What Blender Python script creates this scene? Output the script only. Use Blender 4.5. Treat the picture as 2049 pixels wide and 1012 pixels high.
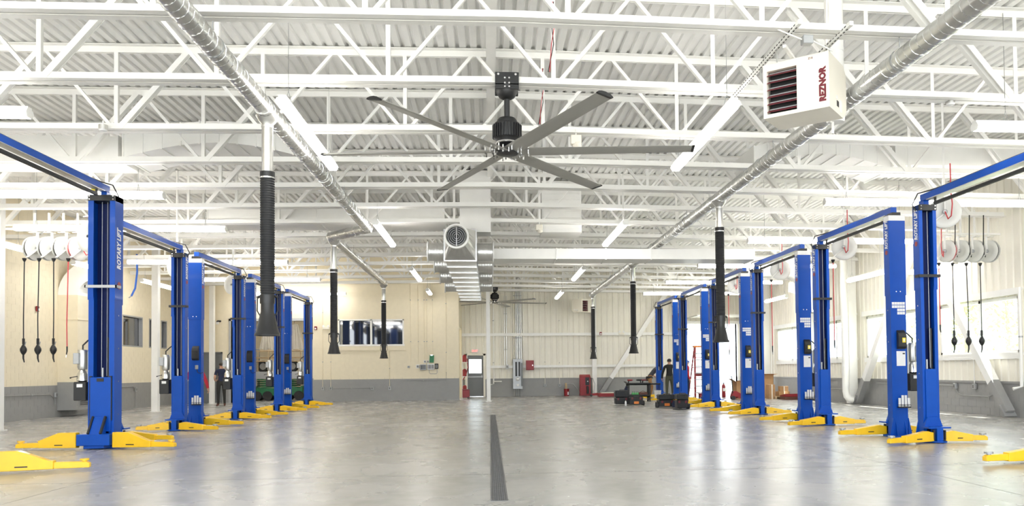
import bpy, bmesh, math, random
from mathutils import Vector, Matrix, Euler
for o in list(bpy.data.objects): bpy.data.objects.remove(o)
SC = bpy.context.scene
COL = SC.collection
random.seed(7)
PI = math.pi
# ------------------------------------------------------------------ camera
W, Hh = 2049.0, 1012.0
f, cx, cy, yaw, pit, rol, CH = 1597.18, 1121.09, 698.16, -.0885, .0267, -.0100, 1.3186
fw = Vector((math.sin(-yaw), math.cos(yaw), 0)); rt = Vector((math.cos(yaw), math.sin(yaw), 0)); up = Vector((0, 0, 1))
F = fw*math.cos(pit)+up*math.sin(pit); U = up*math.cos(pit)-fw*math.sin(pit)
R3 = rt*math.cos(rol)+U*math.sin(rol); U3 = U*math.cos(rol)-rt*math.sin(rol)
cd = bpy.data.cameras.new('camera'); cam = bpy.data.objects.new('camera', cd); COL.objects.link(cam)
cam.matrix_world = Matrix(((R3.x, U3.x, -F.x, 0), (R3.y, U3.y, -F.y, 0), (R3.z, U3.z, -F.z, CH), (0, 0, 0, 1)))
cd.sensor_fit = 'HORIZONTAL'; cd.sensor_width = 36; cd.lens = f/W*36
cd.shift_x = (W/2-cx)/W; cd.shift_y = (cy-Hh/2)/W
cd.clip_end = 500
SC.camera = cam
# ------------------------------------------------------------------ world, sun, exposure
wd = bpy.data.worlds.new('sky'); SC.world = wd; wd.use_nodes = True
nt = wd.node_tree; nt.nodes.clear()
bg = nt.nodes.new('ShaderNodeBackground'); wo = nt.nodes.new('ShaderNodeOutputWorld')
bg.inputs[0].default_value = (.86, .93, 1, 1); bg.inputs[1].default_value = 3.3
nt.links.new(bg.outputs[0], wo.inputs[0])
sd = bpy.data.lights.new('sun', 'SUN'); sd.energy = 12; sd.angle = .01; sd.color = (1, .95, .86)
sun = bpy.data.objects.new('sun', sd); COL.objects.link(sun)
sun.rotation_euler = Vector((-.38, .08, -1)).to_track_quat('-Z', 'Y').to_euler()
LED = 12.0
SC.view_settings.view_transform = 'Standard'; SC.view_settings.look = 'None'
SC.view_settings.gamma = 1; SC.view_settings.use_curve_mapping = False
SC.view_settings.exposure = 1.02
try:
    SC.cycles.max_bounces = 9; SC.cycles.diffuse_bounces = 6; SC.cycles.glossy_bounces = 4
    SC.cycles.transmission_bounces = 6; SC.cycles.transparent_max_bounces = 8
    SC.cycles.sample_clamp_indirect = 6; SC.cycles.caustics_reflective = False; SC.cycles.caustics_refractive = False
except Exception: pass
# ------------------------------------------------------------------ materials
MATS = {}
def mat(name, col, rough=.5, metal=0, emit=0, ecol=None, noise=0, nscale=8, bump=0, spec=.5, coat=0, trans=0, stretch=None):
    if name in MATS: return MATS[name]
    m = bpy.data.materials.new(name); m.use_nodes = True
    n = m.node_tree.nodes; l = m.node_tree.links; b = n['Principled BSDF']
    b.inputs['Base Color'].default_value = (*col, 1); b.inputs['Roughness'].default_value = rough
    b.inputs['Metallic'].default_value = metal; b.inputs['Specular IOR Level'].default_value = spec
    b.inputs['Coat Weight'].default_value = coat
    b.inputs['Transmission Weight'].default_value = trans
    if emit:
        b.inputs['Emission Color'].default_value = (*(ecol or col), 1); b.inputs['Emission Strength'].default_value = emit
    if noise or bump:
        tc = n.new('ShaderNodeTexCoord'); nz = n.new('ShaderNodeTexNoise'); nz.inputs['Scale'].default_value = nscale
        nz.inputs['Detail'].default_value = 5
        src = tc.outputs['Object']
        if stretch:
            mp = n.new('ShaderNodeMapping'); mp.inputs['Scale'].default_value = stretch
            l.new(src, mp.inputs[0]); src = mp.outputs[0]
        l.new(src, nz.inputs['Vector'])
        if noise:
            rp = n.new('ShaderNodeValToRGB'); rp.color_ramp.elements[0].position = .3; rp.color_ramp.elements[1].position = .7
            rp.color_ramp.elements[0].color = (*[c*(1-noise) for c in col], 1); rp.color_ramp.elements[1].color = (*[min(1, c*(1+noise*.6)) for c in col], 1)
            l.new(nz.outputs['Fac'], rp.inputs[0]); l.new(rp.outputs[0], b.inputs['Base Color'])
        if bump:
            bp = n.new('ShaderNodeBump'); bp.inputs['Strength'].default_value = bump; bp.inputs['Distance'].default_value = .01
            l.new(nz.outputs['Fac'], bp.inputs['Height']); l.new(bp.outputs[0], b.inputs['Normal'])
    MATS[name] = m
    return m
WHITE = mat('white_paint', (.86, .855, .83), .4, noise=.03, nscale=3)
DECK = mat('deck_paint', (.86, .86, .845), .45, noise=.04, nscale=2)
CREAM = mat('cream_block_paint', (.80, .72, .55), .6, noise=.03, nscale=6, bump=.15)
SIDING = mat('cream_siding_paint', (.84, .81, .72), .45, noise=.02, nscale=3)
GREYP = mat('grey_wainscot_paint', (.30, .30, .295), .5, noise=.04, nscale=6, bump=.12)
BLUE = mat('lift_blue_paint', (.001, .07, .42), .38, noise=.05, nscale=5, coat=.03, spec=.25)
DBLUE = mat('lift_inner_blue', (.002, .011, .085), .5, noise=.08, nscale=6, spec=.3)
YEL = mat('yellow_paint', (.93, .56, .015), .38, noise=.05, nscale=8, coat=.2)
BLACK = mat('black_plastic', (.012, .012, .013), .45, noise=.1, nscale=10)
DARK = mat('dark_rubber', (.016, .017, .019), .6, noise=.1, nscale=14)
GALV = mat('galvanised_steel', (.62, .62, .60), .3, metal=.95, noise=.12, nscale=5, bump=.05)
GALV2 = mat('galvanised_sheet', (.66, .66, .64), .35, metal=.9, noise=.12, nscale=3)
CHROME = mat('bright_steel', (.75, .75, .76), .2, metal=1, noise=.05, nscale=9)
STEELG = mat('grey_steel', (.40, .41, .42), .4, metal=.4, noise=.05, nscale=8)
FANG = mat('fan_blade_grey', (.36, .355, .33), .38, metal=.4, noise=.04, nscale=4, stretch=(1, 1, 1))
RED = mat('red_paint', (.27, .014, .02), .4, noise=.05, nscale=8)
RHOSE = mat('red_hose', (.55, .05, .06), .45, noise=.06, nscale=12)
MAROON = mat('maroon_louver', (.16, .015, .025), .4, noise=.06, nscale=8)
HEAT = mat('heater_cream', (.84, .80, .70), .4, noise=.02, nscale=4)
ORANGE = mat('orange_plastic', (.75, .22, .03), .45, noise=.05, nscale=8)
CARD = mat('cardboard', (.46, .27, .13), .8, noise=.1, nscale=7)
WOOD = mat('pallet_wood', (.52, .38, .22), .7, noise=.2, nscale=9)
REELW = mat('reel_enamel', (.66, .66, .63), .4, noise=.03, nscale=5)
GREEN = mat('green_paint', (.012, .16, .06), .45, noise=.08, nscale=6)
GDOOR = mat('door_grey', (.17, .18, .19), .45, noise=.03, nscale=5)
LABEL = mat('label_white', (.8, .8, .8), .5, noise=.03, nscale=20)
LYEL = mat('label_yellow', (.95, .75, .05), .5, noise=.03, nscale=20)
EXITM = mat('exit_red', (.9, .25, .22), .5, emit=.6, ecol=(.9, .2, .18))
LEDM = mat('led_diffuser', (1, .97, .9), .5, emit=LED, ecol=(1, .965, .905))
SKIN = mat('skin', (.55, .32, .22), .5, noise=.05, nscale=9)
NAVY = mat('navy_cloth', (.012, .018, .05), .8, noise=.1, nscale=20)
BLKC = mat('black_cloth', (.022, .022, .018), .85, noise=.1, nscale=20)
OLIVE = mat('olive_cloth', (.075, .075, .045), .85, noise=.1, nscale=20)
TAN = mat('tan_cloth', (.36, .19, .08), .85, noise=.1, nscale=20)
REDC = mat('red_cloth', (.5, .03, .05), .85, noise=.1, nscale=20)
BROWN = mat('brown_leather', (.12, .045, .03), .6, noise=.1, nscale=20)
HAIR = mat('dark_hair', (.02, .014, .01), .6, noise=.2, nscale=40)
GREYC = mat('grey_cloth', (.06, .06, .07), .85, noise=.1, nscale=20)
LEAF = mat('spring_leaves', (.42, .48, .24), .6, noise=.25, nscale=4)
BARK = mat('bark', (.34, .29, .24), .8, noise=.2, nscale=10)
ASPH = mat('outside_paving', (.55, .54, .50), .8, noise=.08, nscale=2)
GRASS = mat('outside_grass', (.45, .5, .32), .9, noise=.2, nscale=3)
CLOTH = mat('dust_sheet', (.55, .52, .46), .9, noise=.05, nscale=5)
def glass_mat():
    m = bpy.data.materials.new('window_glass'); m.use_nodes = True
    n = m.node_tree.nodes; l = m.node_tree.links; n.clear()
    o = n.new('ShaderNodeOutputMaterial'); t = n.new('ShaderNodeBsdfTransparent'); g = n.new('ShaderNodeBsdfGlossy')
    lw = n.new('ShaderNodeLayerWeight'); lw.inputs[0].default_value = .5; mx = n.new('ShaderNodeMixShader')
    pw = n.new('ShaderNodeMath'); pw.operation = 'POWER'; pw.inputs[1].default_value = 4
    fr = n.new('ShaderNodeMath'); fr.operation = 'MULTIPLY_ADD'; fr.inputs[1].default_value = .5; fr.inputs[2].default_value = .04
    l.new(lw.outputs['Facing'], pw.inputs[0]); l.new(pw.outputs[0], fr.inputs[0])
    t.inputs[0].default_value = (.93, .96, .95, 1); g.inputs['Roughness'].default_value = .02
    l.new(fr.outputs[0], mx.inputs[0]); l.new(t.outputs[0], mx.inputs[1]); l.new(g.outputs[0], mx.inputs[2]); l.new(mx.outputs[0], o.inputs[0])
    return m
GLASS = glass_mat()
DRAINM = mat('drain_iron', (.15, .15, .155), .5, metal=.3, noise=.15, nscale=12)
DGLASS = mat('dark_office_glass', (.02, .022, .022), .04, noise=.05, nscale=2, spec=.9, coat=1)
def floor_mat():
    m = bpy.data.materials.new('polished_concrete'); m.use_nodes = True
    n = m.node_tree.nodes; l = m.node_tree.links; b = n['Principled BSDF']
    tc = n.new('ShaderNodeTexCoord')
    def nz(scale, detail=6, dist=0, st=(1, 1, 1)):
        mp = n.new('ShaderNodeMapping'); mp.inputs['Scale'].default_value = st
        x = n.new('ShaderNodeTexNoise'); x.inputs['Scale'].default_value = scale; x.inputs['Detail'].default_value = detail
        x.inputs['Distortion'].default_value = dist
        l.new(tc.outputs['Object'], mp.inputs[0]); l.new(mp.outputs[0], x.inputs['Vector']); return x
    a = nz(.35, 4, .3); c = nz(1.1, 5, .3, (1, .8, 1)); d = nz(5, 5, .3)
    r1 = n.new('ShaderNodeValToRGB'); e = r1.color_ramp.elements
    e[0].position = .25; e[0].color = (.28, .275, .265, 1); e[1].position = .75; e[1].color = (.475, .467, .45, 1)
    mx = n.new('ShaderNodeMix'); mx.data_type = 'FLOAT'; mx.inputs[0].default_value = .5
    l.new(a.outputs['Fac'], mx.inputs[2]); l.new(c.outputs['Fac'], mx.inputs[3]); l.new(mx.outputs[0], r1.inputs[0])
    # fine mottling
    r2 = n.new('ShaderNodeValToRGB'); e = r2.color_ramp.elements
    e[0].position = .3; e[0].color = (.92, .92, .92, 1); e[1].position = .7; e[1].color = (1.05, 1.05, 1.05, 1)
    l.new(d.outputs['Fac'], r2.inputs[0])
    mu = n.new('ShaderNodeMix'); mu.data_type = 'RGBA'; mu.blend_type = 'MULTIPLY'; mu.inputs[0].default_value = 1
    l.new(r1.outputs[0], mu.inputs[6]); l.new(r2.outputs[0], mu.inputs[7]); l.new(mu.outputs[2], b.inputs['Base Color'])
    rr = n.new('ShaderNodeMapRange'); rr.inputs[3].default_value = .2; rr.inputs[4].default_value = .34
    l.new(c.outputs['Fac'], rr.inputs[0]); l.new(rr.outputs[0], b.inputs['Roughness'])
    bp = n.new('ShaderNodeBump'); bp.inputs['Strength'].default_value = .05; bp.inputs['Distance'].default_value = .003
    l.new(d.outputs['Fac'], bp.inputs['Height']); l.new(bp.outputs[0], b.inputs['Normal'])
    b.inputs['Specular IOR Level'].default_value = .38; b.inputs['Coat Weight'].default_value = 0; b.inputs['Coat Roughness'].default_value = .15
    return m
FLOOR = floor_mat()
# ------------------------------------------------------------------ geometry helpers
class MB:
    def __init__(s): s.v = []; s.f = []; s.m = []; s.mi = 0
    def add(s, vs, fs):
        k = len(s.v); s.v += [tuple(v) for v in vs]; s.f += [tuple(i+k for i in q) for q in fs]; s.m += [s.mi]*len(fs); return s
    def box(s, x0, x1, y0, y1, z0, z1):
        return s.add([(x0, y0, z0), (x1, y0, z0), (x1, y1, z0), (x0, y1, z0), (x0, y0, z1), (x1, y0, z1), (x1, y1, z1), (x0, y1, z1)],
                     [(3, 2, 1, 0), (4, 5, 6, 7), (0, 1, 5, 4), (1, 2, 6, 5), (2, 3, 7, 6), (3, 0, 4, 7)])
    def cbox(s, c, sz, M=None):
        x, y, z = [q/2 for q in sz]
        vs = [(-x, -y, -z), (x, -y, -z), (x, y, -z), (-x, y, -z), (-x, -y, z), (x, -y, z), (x, y, z), (-x, y, z)]
        if M: vs = [M @ Vector(v) for v in vs]
        return s.add([(v[0]+c[0], v[1]+c[1], v[2]+c[2]) for v in vs], [(3, 2, 1, 0), (4, 5, 6, 7), (0, 1, 5, 4), (1, 2, 6, 5), (2, 3, 7, 6), (3, 0, 4, 7)])
    def bar(s, p, q, w, h, ref=(0, 0, 1)):
        p = Vector(p); q = Vector(q); d = (q-p).normalized(); r = Vector(ref)
        if abs(d.dot(r)) > .98: r = Vector((0, 1, 0))
        a = d.cross(r).normalized()*w/2; b = a.cross(d).normalized()*h/2
        return s.add([p-a-b, p+a-b, p+a+b, p-a+b, q-a-b, q+a-b, q+a+b, q-a+b],
                     [(0, 1, 2, 3), (7, 6, 5, 4), (0, 4, 5, 1), (1, 5, 6, 2), (2, 6, 7, 3), (3, 7, 4, 0)])
    def angle(s, p, q, w, t=.012, ref=(0, 1, 0), flip=1):   # an L-shaped rolled angle
        p = Vector(p); q = Vector(q); d = (q-p).normalized(); r = Vector(ref)
        a = d.cross(r).normalized(); b = a.cross(d).normalized(); a = a*flip
        prof = [(0, 0), (w, 0), (w, t), (t, t), (t, w), (0, w)]
        vs = [p+a*(x-w/2)+b*(y-w/2) for x, y in prof]+[q+a*(x-w/2)+b*(y-w/2) for x, y in prof]
        return s.add(vs, [(0, 1, 2, 3), (0, 3, 4, 5), (9, 8, 7, 6), (11, 10, 9, 6)]+[(i, i+6, (i+1) % 6+6, (i+1) % 6) for i in range(6)])
    def tube(s, pts, r, n=8, cap=True):
        pts = [Vector(p) for p in pts]; rs = r if isinstance(r, (list, tuple)) else [r]*len(pts)
        d0 = (pts[1]-pts[0]).normalized(); ref = Vector((0, 0, 1)) if abs(d0.z) < .9 else Vector((1, 0, 0))
        a = d0.cross(ref).normalized(); vs = []; k = len(pts)
        for i, p in enumerate(pts):
            d = (pts[min(i+1, k-1)]-pts[max(i-1, 0)]).normalized()
            a = (a-d*a.dot(d)).normalized(); b = d.cross(a)
            vs += [p+(a*math.cos(2*PI*j/n)+b*math.sin(2*PI*j/n))*rs[i] for j in range(n)]
        fs = [(i*n+j, i*n+(j+1) % n, (i+1)*n+(j+1) % n, (i+1)*n+j) for i in range(k-1) for j in range(n)]
        if cap: fs += [tuple(range(n-1, -1, -1)), tuple(range((k-1)*n, k*n))]
        return s.add(vs, fs)
    def lathe(s, prof, n=16, o=(0, 0, 0), M=None, cap=True):
        vs = []
        for r, z in prof: vs += [Vector((r*math.cos(2*PI*j/n), r*math.sin(2*PI*j/n), z)) for j in range(n)]
        if M: vs = [M @ v for v in vs]
        k = len(prof); fs = [(i*n+j, i*n+(j+1) % n, (i+1)*n+(j+1) % n, (i+1)*n+j) for i in range(k-1) for j in range(n)]
        if cap: fs += [tuple(range(n-1, -1, -1)), tuple(range((k-1)*n, k*n))]
        return s.add([v+Vector(o) for v in vs], fs)
    def prism(s, poly, axis, a, b):      # poly of 2-D points in the other two axes, extruded from a to b along axis
        def P(u, w, t): return (t, u, w) if axis == 'x' else (u, t, w) if axis == 'y' else (u, w, t)
        n = len(poly); vs = [P(u, w, a) for u, w in poly]+[P(u, w, b) for u, w in poly]
        return s.add(vs, [tuple(range(n)), tuple(range(2*n-1, n-1, -1))]+[(i, i+n, (i+1) % n+n, (i+1) % n) for i in range(n)])
    def mesh(s, name, mats, smooth=False, bevel=0):
        me = bpy.data.meshes.new(name); me.from_pydata(s.v, [], s.f)
        for m in (mats if isinstance(mats, (list, tuple)) else [mats]): me.materials.append(m)
        bm = bmesh.new(); bm.from_mesh(me)
        for fc, i in zip(bm.faces, s.m): fc.material_index = i
        bmesh.ops.recalc_face_normals(bm, faces=bm.faces)
        if bevel: bmesh.ops.bevel(bm, geom=[e for e in bm.edges if len(e.link_faces) == 2 and e.calc_face_angle(0) > .5], offset=bevel, segments=1, affect='EDGES', clamp_overlap=True)
        if smooth:
            for fc in bm.faces: fc.smooth = True
            for e in bm.edges:
                if len(e.link_faces) == 2 and e.calc_face_angle(0) > .7: e.smooth = False
        bm.to_mesh(me); bm.free()
        return me
    def obj(s, name, mats, parent=None, smooth=False, bevel=0, loc=None, rz=0):
        return link(name, s.mesh(name, mats, smooth, bevel), parent, loc, rz)
def link(name, data, parent=None, loc=None, rz=0):
    o = bpy.data.objects.new(name, data); COL.objects.link(o)
    if parent is not None: o.parent = parent
    if loc is not None: o.location = loc
    if rz: o.rotation_euler.z = rz
    return o
def thing(name, label, cat, loc=(0, 0, 0), rz=0, group=None):
    o = link(name, None, None, loc, rz); o['label'] = label; o['category'] = cat; o.empty_display_size = .2
    if group: o['group'] = group
    return o
def tag(o, label, cat, group=None):
    o['label'] = label; o['category'] = cat
    if group: o['group'] = group
    return o
def struct(o): o['kind'] = 'structure'; return o
def stuff(o): o['kind'] = 'stuff'; return o
KIDS = {}
def kids(o): return [c for c in bpy.data.objects if c.parent is o]
def dup(root, loc, rz=None, label=None, group=None):
    def cp(o, par):
        c = o.copy(); COL.objects.link(c)
        if par is not None: c.parent = par
        for ch in kids(o):
            cp(ch, c)
        return c
    r = cp(root, None); r.location = loc
    if rz is not None: r.rotation_euler.z = rz
    if label: r['label'] = label
    if group: r['group'] = group
    return r
def text_obj(name, body, size, m, parent, M, ext=.002, bold=0, shear=0, align='CENTER'):
    cu = bpy.data.curves.new(name, 'FONT'); cu.body = body; cu.size = size; cu.extrude = ext; cu.offset = bold; cu.shear = shear
    cu.align_x = align; cu.align_y = 'CENTER'; cu.resolution_u = 2
    t = bpy.data.objects.new(name, cu); COL.objects.link(t)
    dg = bpy.context.evaluated_depsgraph_get(); me = bpy.data.meshes.new_from_object(t.evaluated_get(dg))
    bpy.data.objects.remove(t); me.materials.clear(); me.materials.append(m)
    o = link(name, me, parent); o.matrix_local = M; return o
def frame(x, y, z, o):     # matrix with given axes and origin
    x, y, z, o = Vector(x), Vector(y), Vector(z), Vector(o)
    return Matrix(((x.x, y.x, z.x, o.x), (x.y, y.y, z.y, o.y), (x.z, y.z, z.z, o.z), (0, 0, 0, 1)))
def arc(c, r, a0, a1, n, ax='xz'):
    out = []
    for i in range(n+1):
        a = a0+(a1-a0)*i/n; u, w = r*math.cos(a), r*math.sin(a)
        out.append((c[0]+u, c[1], c[2]+w) if ax == 'xz' else (c[0], c[1]+u, c[2]+w) if ax == 'yz' else (c[0]+u, c[1]+w, c[2]))
    return out
ORD = ['nearest', 'second', 'third', 'fourth', 'fifth', 'sixth', 'seventh', 'eighth', 'ninth', 'tenth', 'eleventh', 'twelfth', 'thirteenth', 'fourteenth', 'fifteenth', 'farthest']
XL, XR, YB, YF, Y0 = -13.8, 13.4, 37.3, 41.4, -4.0
ZD = 6.72                                     # deck underside at the ridge
def slope(x): return -.012*abs(x-.3)           # the roof falls a little to both sides
# ================================================================== THE SETTING
# ---- floor with the drain trench left open
DX0, DX1, DY0, DY1 = .012, .166, 8.18, 24.2
fl = MB()
for a, b, c, d in ((-14.2, DX0, Y0, 47), (DX1, 13.7, Y0, 47), (DX0, DX1, Y0, DY0), (DX0, DX1, DY1, 47)): fl.box(a, b, c, d, -.2, 0)
fl.box(DX0-.02, DX1+.02, DY0-.02, DY1+.02, -.26, -.2)
floor = struct(fl.obj('floor', FLOOR))
JT = mat('joint_sealant', (.16, .15, .14), .7, noise=.1, nscale=9)
for (p, q) in (((.166, 10.3), (13.4, 10.3)), ((-13.8, 10.3), (.012, 10.3)), ((-13.8, 19.3), (.012, 19.3)), ((.166, 19.3), (13.4, 19.3)), ((-13.8, 28.3), (13.4, 28.3)), ((5.4, 1), (5.4, 41)), ((-5.0, 1), (-5.0, 37))):
    MB().bar((*p, .0004), (*q, .0004), .007, .001).obj('control_joint', JT, floor)
# ---- trench drain
dr = thing('trench_drain', 'long narrow steel trench drain grate set in the concrete floor', 'drain', (0, 0, 0))
b = MB()
b.box(DX0-.012, DX0+.008, DY0, DY1, -.03, .003); b.box(DX1-.008, DX1+.012, DY0, DY1, -.03, .003)
b.box(DX0, DX1, DY0-.01, DY0+.01, -.03, .003); b.box(DX0, DX1, DY1-.01, DY1+.01, -.03, .003)
b.obj('frame', DRAINM, dr)
for i in range(16):
    y = DY0+.01+i*1.0
    g = MB()
    for k in range(6): xx = DX0+.02+k*.0228; g.box(xx-.005, xx+.005, y, y+.99, -.025, .001)
    for k in range(33): g.box(DX0+.008, DX1-.008, y+k*.03, y+k*.03+.009, -.02, -.002)
    g.obj('grate', DRAINM, dr)
# ---- outside ground
b = MB(); b.box(13.75, 40, -10, 60, -.45, -.25); struct(b.obj('ground', GRASS)); tag_ = None
b = MB(); b.box(-14.2, 13.74, 47.01, 80, -.3, -.1); struct(b.obj('ground_paving', ASPH))
b = MB(); b.box(-30, 40, -40, Y0-.01, -.3, -.05); struct(b.obj('ground_forecourt', ASPH))
# ---- ceiling: roof deck of ribbed panels
ceil = struct(MB().box(-14.1, 13.7, Y0, 47, ZD+.12, ZD+.25).obj('ceiling', DECK))
def deck_mesh():
    b = MB(); p = .18; n = 5; prof = []
    for k in range(n):
        x = k*p; prof += [(x, 0), (x+.095, 0), (x+.115, .05), (x+.16, .05)]
    prof.append((n*p, 0))
    L0, L1 = 0, YF-Y0
    vs = [(x, L0, z) for x, z in prof]+[(x, L1, z) for x, z in prof]; m = len(prof)
    b.add(vs, [(i, i+1, i+1+m, i+m) for i in range(m-1)])
    b.box(n*p-.01, n*p+.004, L0, L1, -.006, 0)
    return b.mesh('deck_panel', DECK)
dm = deck_mesh()
x = -13.95
while x < 13.4:
    z = ZD+(slope(x)+slope(x+.9))/2; o = link('deck_panel', dm, ceil, (x, Y0, z-0)); o.rotation_euler.y = math.atan((slope(x)-slope(x+.9))/.9); x += .9
# ---- ridge girder under the deck
b = MB(); b.box(-.02, .14, 3, YF, ZD-.035, ZD-.012); b.box(.05, .07, 3, YF, ZD-.2, ZD-.03); b.box(-.02, .14, 3, YF, ZD-.22, ZD-.2)
struct(b.obj('trim_1', WHITE))
# ---- block walls
BW, BH, BJ = .4, .2, .006
blk = {}
def block_mesh(w, m):
    k = (round(w, 3), m.name)
    if k not in blk: blk[k] = MB().box(BJ/2, w-BJ/2, -.0015, .008, BJ/2, BH-BJ/2).mesh('block', m)
    return blk[k]
def block_wall(wall, O, ux, nrm, L, z0, z1, zg, holes, limit):
    """courses of blocks standing 8 mm proud of the wall; first ones (nearest) are objects, the rest one mesh"""
    ux = Vector(ux); nrm = Vector(nrm); rest = MB(); cnt = 0; rows = int((z1-z0)/BH); cells = []
    for j in range(rows):
        s = -(BW/2) if j % 2 else 0
        while s < L-.01:
            a, e = max(s, 0), min(s+BW, L); cells.append((a, e, j)); s += BW
    cells.sort(key=lambda c: c[0])
    for a, e, j in cells:
        z = z0+j*BH
        if any(a < h[1]-.02 and e > h[0]+.02 and z < h[3]-.02 and z+BH > h[2]+.02 for h in holes): continue
        m = GREYP if z+BH/2 < zg else CREAM; p = Vector(O)+ux*a+Vector((0, 0, z))
        if cnt < limit:
            o = link('block', block_mesh(e-a, m), wall); o.matrix_local = frame(ux, -nrm, (0, 0, 1), p+nrm*.004); cnt += 1
        else:
            rest.mi = 0 if m is GREYP else 1
            A = ux*(BJ/2); B = ux*(e-a-BJ/2); h0, h1 = BJ/2, BH-BJ/2
            q = [p+A+Vector((0, 0, h0)), p+B+Vector((0, 0, h0)), p+B+Vector((0, 0, h1)), p+A+Vector((0, 0, h1))]
            rest.add([v-nrm*.002 for v in q]+[v+nrm*.0055 for v in q], [(4, 5, 6, 7), (0, 1, 5, 4), (1, 2, 6, 5), (2, 3, 7, 6), (3, 0, 4, 7)])
    if rest.v: stuff(rest.obj('blockwork', [GREYP, CREAM], wall))
def wall_with_holes(name, mk, ulist, zlist, holes, mats, zg=None):
    """mk(u0,u1,z0,z1,b) adds one cell; cells inside a hole are skipped"""
    b = MB()
    for i in range(len(ulist)-1):
        for j in range(len(zlist)-1):
            u0, u1, z0, z1 = ulist[i], ulist[i+1], zlist[j], zlist[j+1]
            if any(u0 >= h[0]-1e-4 and u1 <= h[1]+1e-4 and z0 >= h[2]-1e-4 and z1 <= h[3]+1e-4 for h in holes): continue
            b.mi = 0 if (zg and z1 <= zg+1e-4) else 1
            mk(u0, u1, z0, z1, b)
    return struct(b.obj(name, mats))
ZT = 6.8
# left wall, along Y
lh = [(31.45, 33.2, 2.4, 3.6), (33.8, 34.35, 2.4, 3.6), (35.0, 35.6, 2.4, 3.6)]
us = sorted({Y0, YB, *[h[0] for h in lh], *[h[1] for h in lh]}); zs = [0, 1.1, 2.4, 3.6, ZT]
wl = wall_with_holes('wall_left', lambda a, c, z0, z1, b: b.box(XL-.25, XL, a, c, z0, z1), us, zs, lh, [GREYP, CREAM], 1.1)
block_wall(wl, (XL, 20.0, 0), (0, 1, 0), (1, 0, 0), YB-20.0, 0, 6.2, 1.1, [(h[0]-20.05, h[1]-19.95, h[2]-.05, h[3]+.05) for h in lh], 290)
for k, h in enumerate(lh):
    w = struct(MB().box(XL-.2, XL-.14, h[0], h[1], h[2], h[3]).obj('window_%d' % (k+1), DGLASS))
    b = MB(); t = .05
    b.box(XL-.13, XL+.012, h[0], h[0]+t, h[2], h[3]); b.box(XL-.13, XL+.012, h[1]-t, h[1], h[2], h[3]); b.box(XL-.13, XL+.012, h[0]+t, h[1]-t, h[2], h[2]+t); b.box(XL-.13, XL+.012, h[0]+t, h[1]-t, h[3]-t, h[3])
    b.obj('window_frame', STEELG, w)
# back block wall, along X
bh = [(-11.65, -8.2, 0, 3.7), (-6.9, -3.93, 2.6, 3.76), (-12.95, -12.05, 0, 2.28)]
XB1 = -1.41
us = sorted({XL, XB1, *[h[0] for h in bh], *[h[1] for h in bh]}); zs = sorted({0, 1.07, 2.28, 2.6, 3.7, 3.76, ZT})
wb = wall_with_holes('wall_back', lambda a, c, z0, z1, b: b.box(a, c, YB, YB+.25, z0, z1), us, zs, bh, [GREYP, CREAM], 1.07)
block_wall(wb, (XB1, YB, 0), (-1, 0, 0), (0, -1, 0), XB1-XL, 0, 6.2, 1.07, [(XB1-h[1]-.05, XB1-h[0]+.05, h[2]-.05, h[3]+.05) for h in bh], 0)
h = bh[1]
w = struct(MB().box(h[0], h[1], YB+.1, YB+.13, h[2], h[3]).obj('window_4', DGLASS))
b = MB(); t = .06
for a, c in ((h[0], h[0]+t), (h[1]-t, h[1]), ((h[0]+h[1])/2-.04, (h[0]+h[1])/2+.04)): b.box(a, c, YB-.03, YB+.09, h[2], h[3])
b.box(h[0]-.03, h[1]+.03, YB-.035, YB+.09, h[2]-.08, h[2]); b.box(h[0], h[1], YB-.03, YB+.09, h[3]-t, h[3])
b.obj('window_frame', WHITE, w)
MB().box(h[0]-.1, h[1]+.1, YB-.06, YB, h[2]-.28, h[2]-.1).obj('window_sill', CREAM, w)
# return wall from block wall to far wall, with an opening
b = MB(); b.box(XB1-.25, XB1, YB+.25, YF, 3.45, ZT); b.box(XB1-.25, XB1, YB+.25, YB+.5, 0, 3.45); b.box(XB1-.25, XB1, 40.9, YF, 0, 3.45)
struct(b.obj('wall_return', CREAM))
b = MB(); b.box(XB1-3.2, XB1-3.0, YB+.25, YF, 0, ZT); struct(b.obj('wall_alcove', CREAM))
# annex behind the big opening
ax0, ax1, ay1 = -13.8, -7.2, 46.0
b = MB(); b.box(ax0-.2, ax0, YB+.25, ay1, 0, 5); b.box(ax1, ax1+.2, YB+.25, ay1, 0, 5); b.box(ax0, ax1, ay1, ay1+.2, 0, 5)
struct(b.obj('wall_annex', CREAM)); struct(MB().box(ax0, ax1, YB+.25, ay1, 4.6, 4.7).obj('ceiling_annex', DECK))
b = MB(); b.box(-11.75, -11.65, YB-.03, YB+.27, 0, 3.8); b.box(-8.2, -8.1, YB-.03, YB+.27, 0, 3.8); b.box(-11.75, -8.1, YB-.03, YB+.27, 3.7, 3.82); struct(b.obj('trim_2', STEELG))
# grey steel door in the back wall
d1 = struct(MB().box(-12.9, -12.1, YB+.06, YB+.11, .01, 2.24).obj('door_1', GDOOR))
b = MB(); b.box(-12.97, -12.9, YB-.03, YB+.2, 0, 2.3); b.box(-12.1, -12.03, YB-.03, YB+.2, 0, 2.3); b.box(-12.97, -12.03, YB-.03, YB+.2, 2.24, 2.3); b.obj('door_frame', GDOOR, d1)
MB().tube([(-12.2, YB+.05, 1.0), (-12.2, YB, 1.0), (-12.33, YB, 1.0)], .012, 8).obj('door_handle', CHROME, d1)
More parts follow.
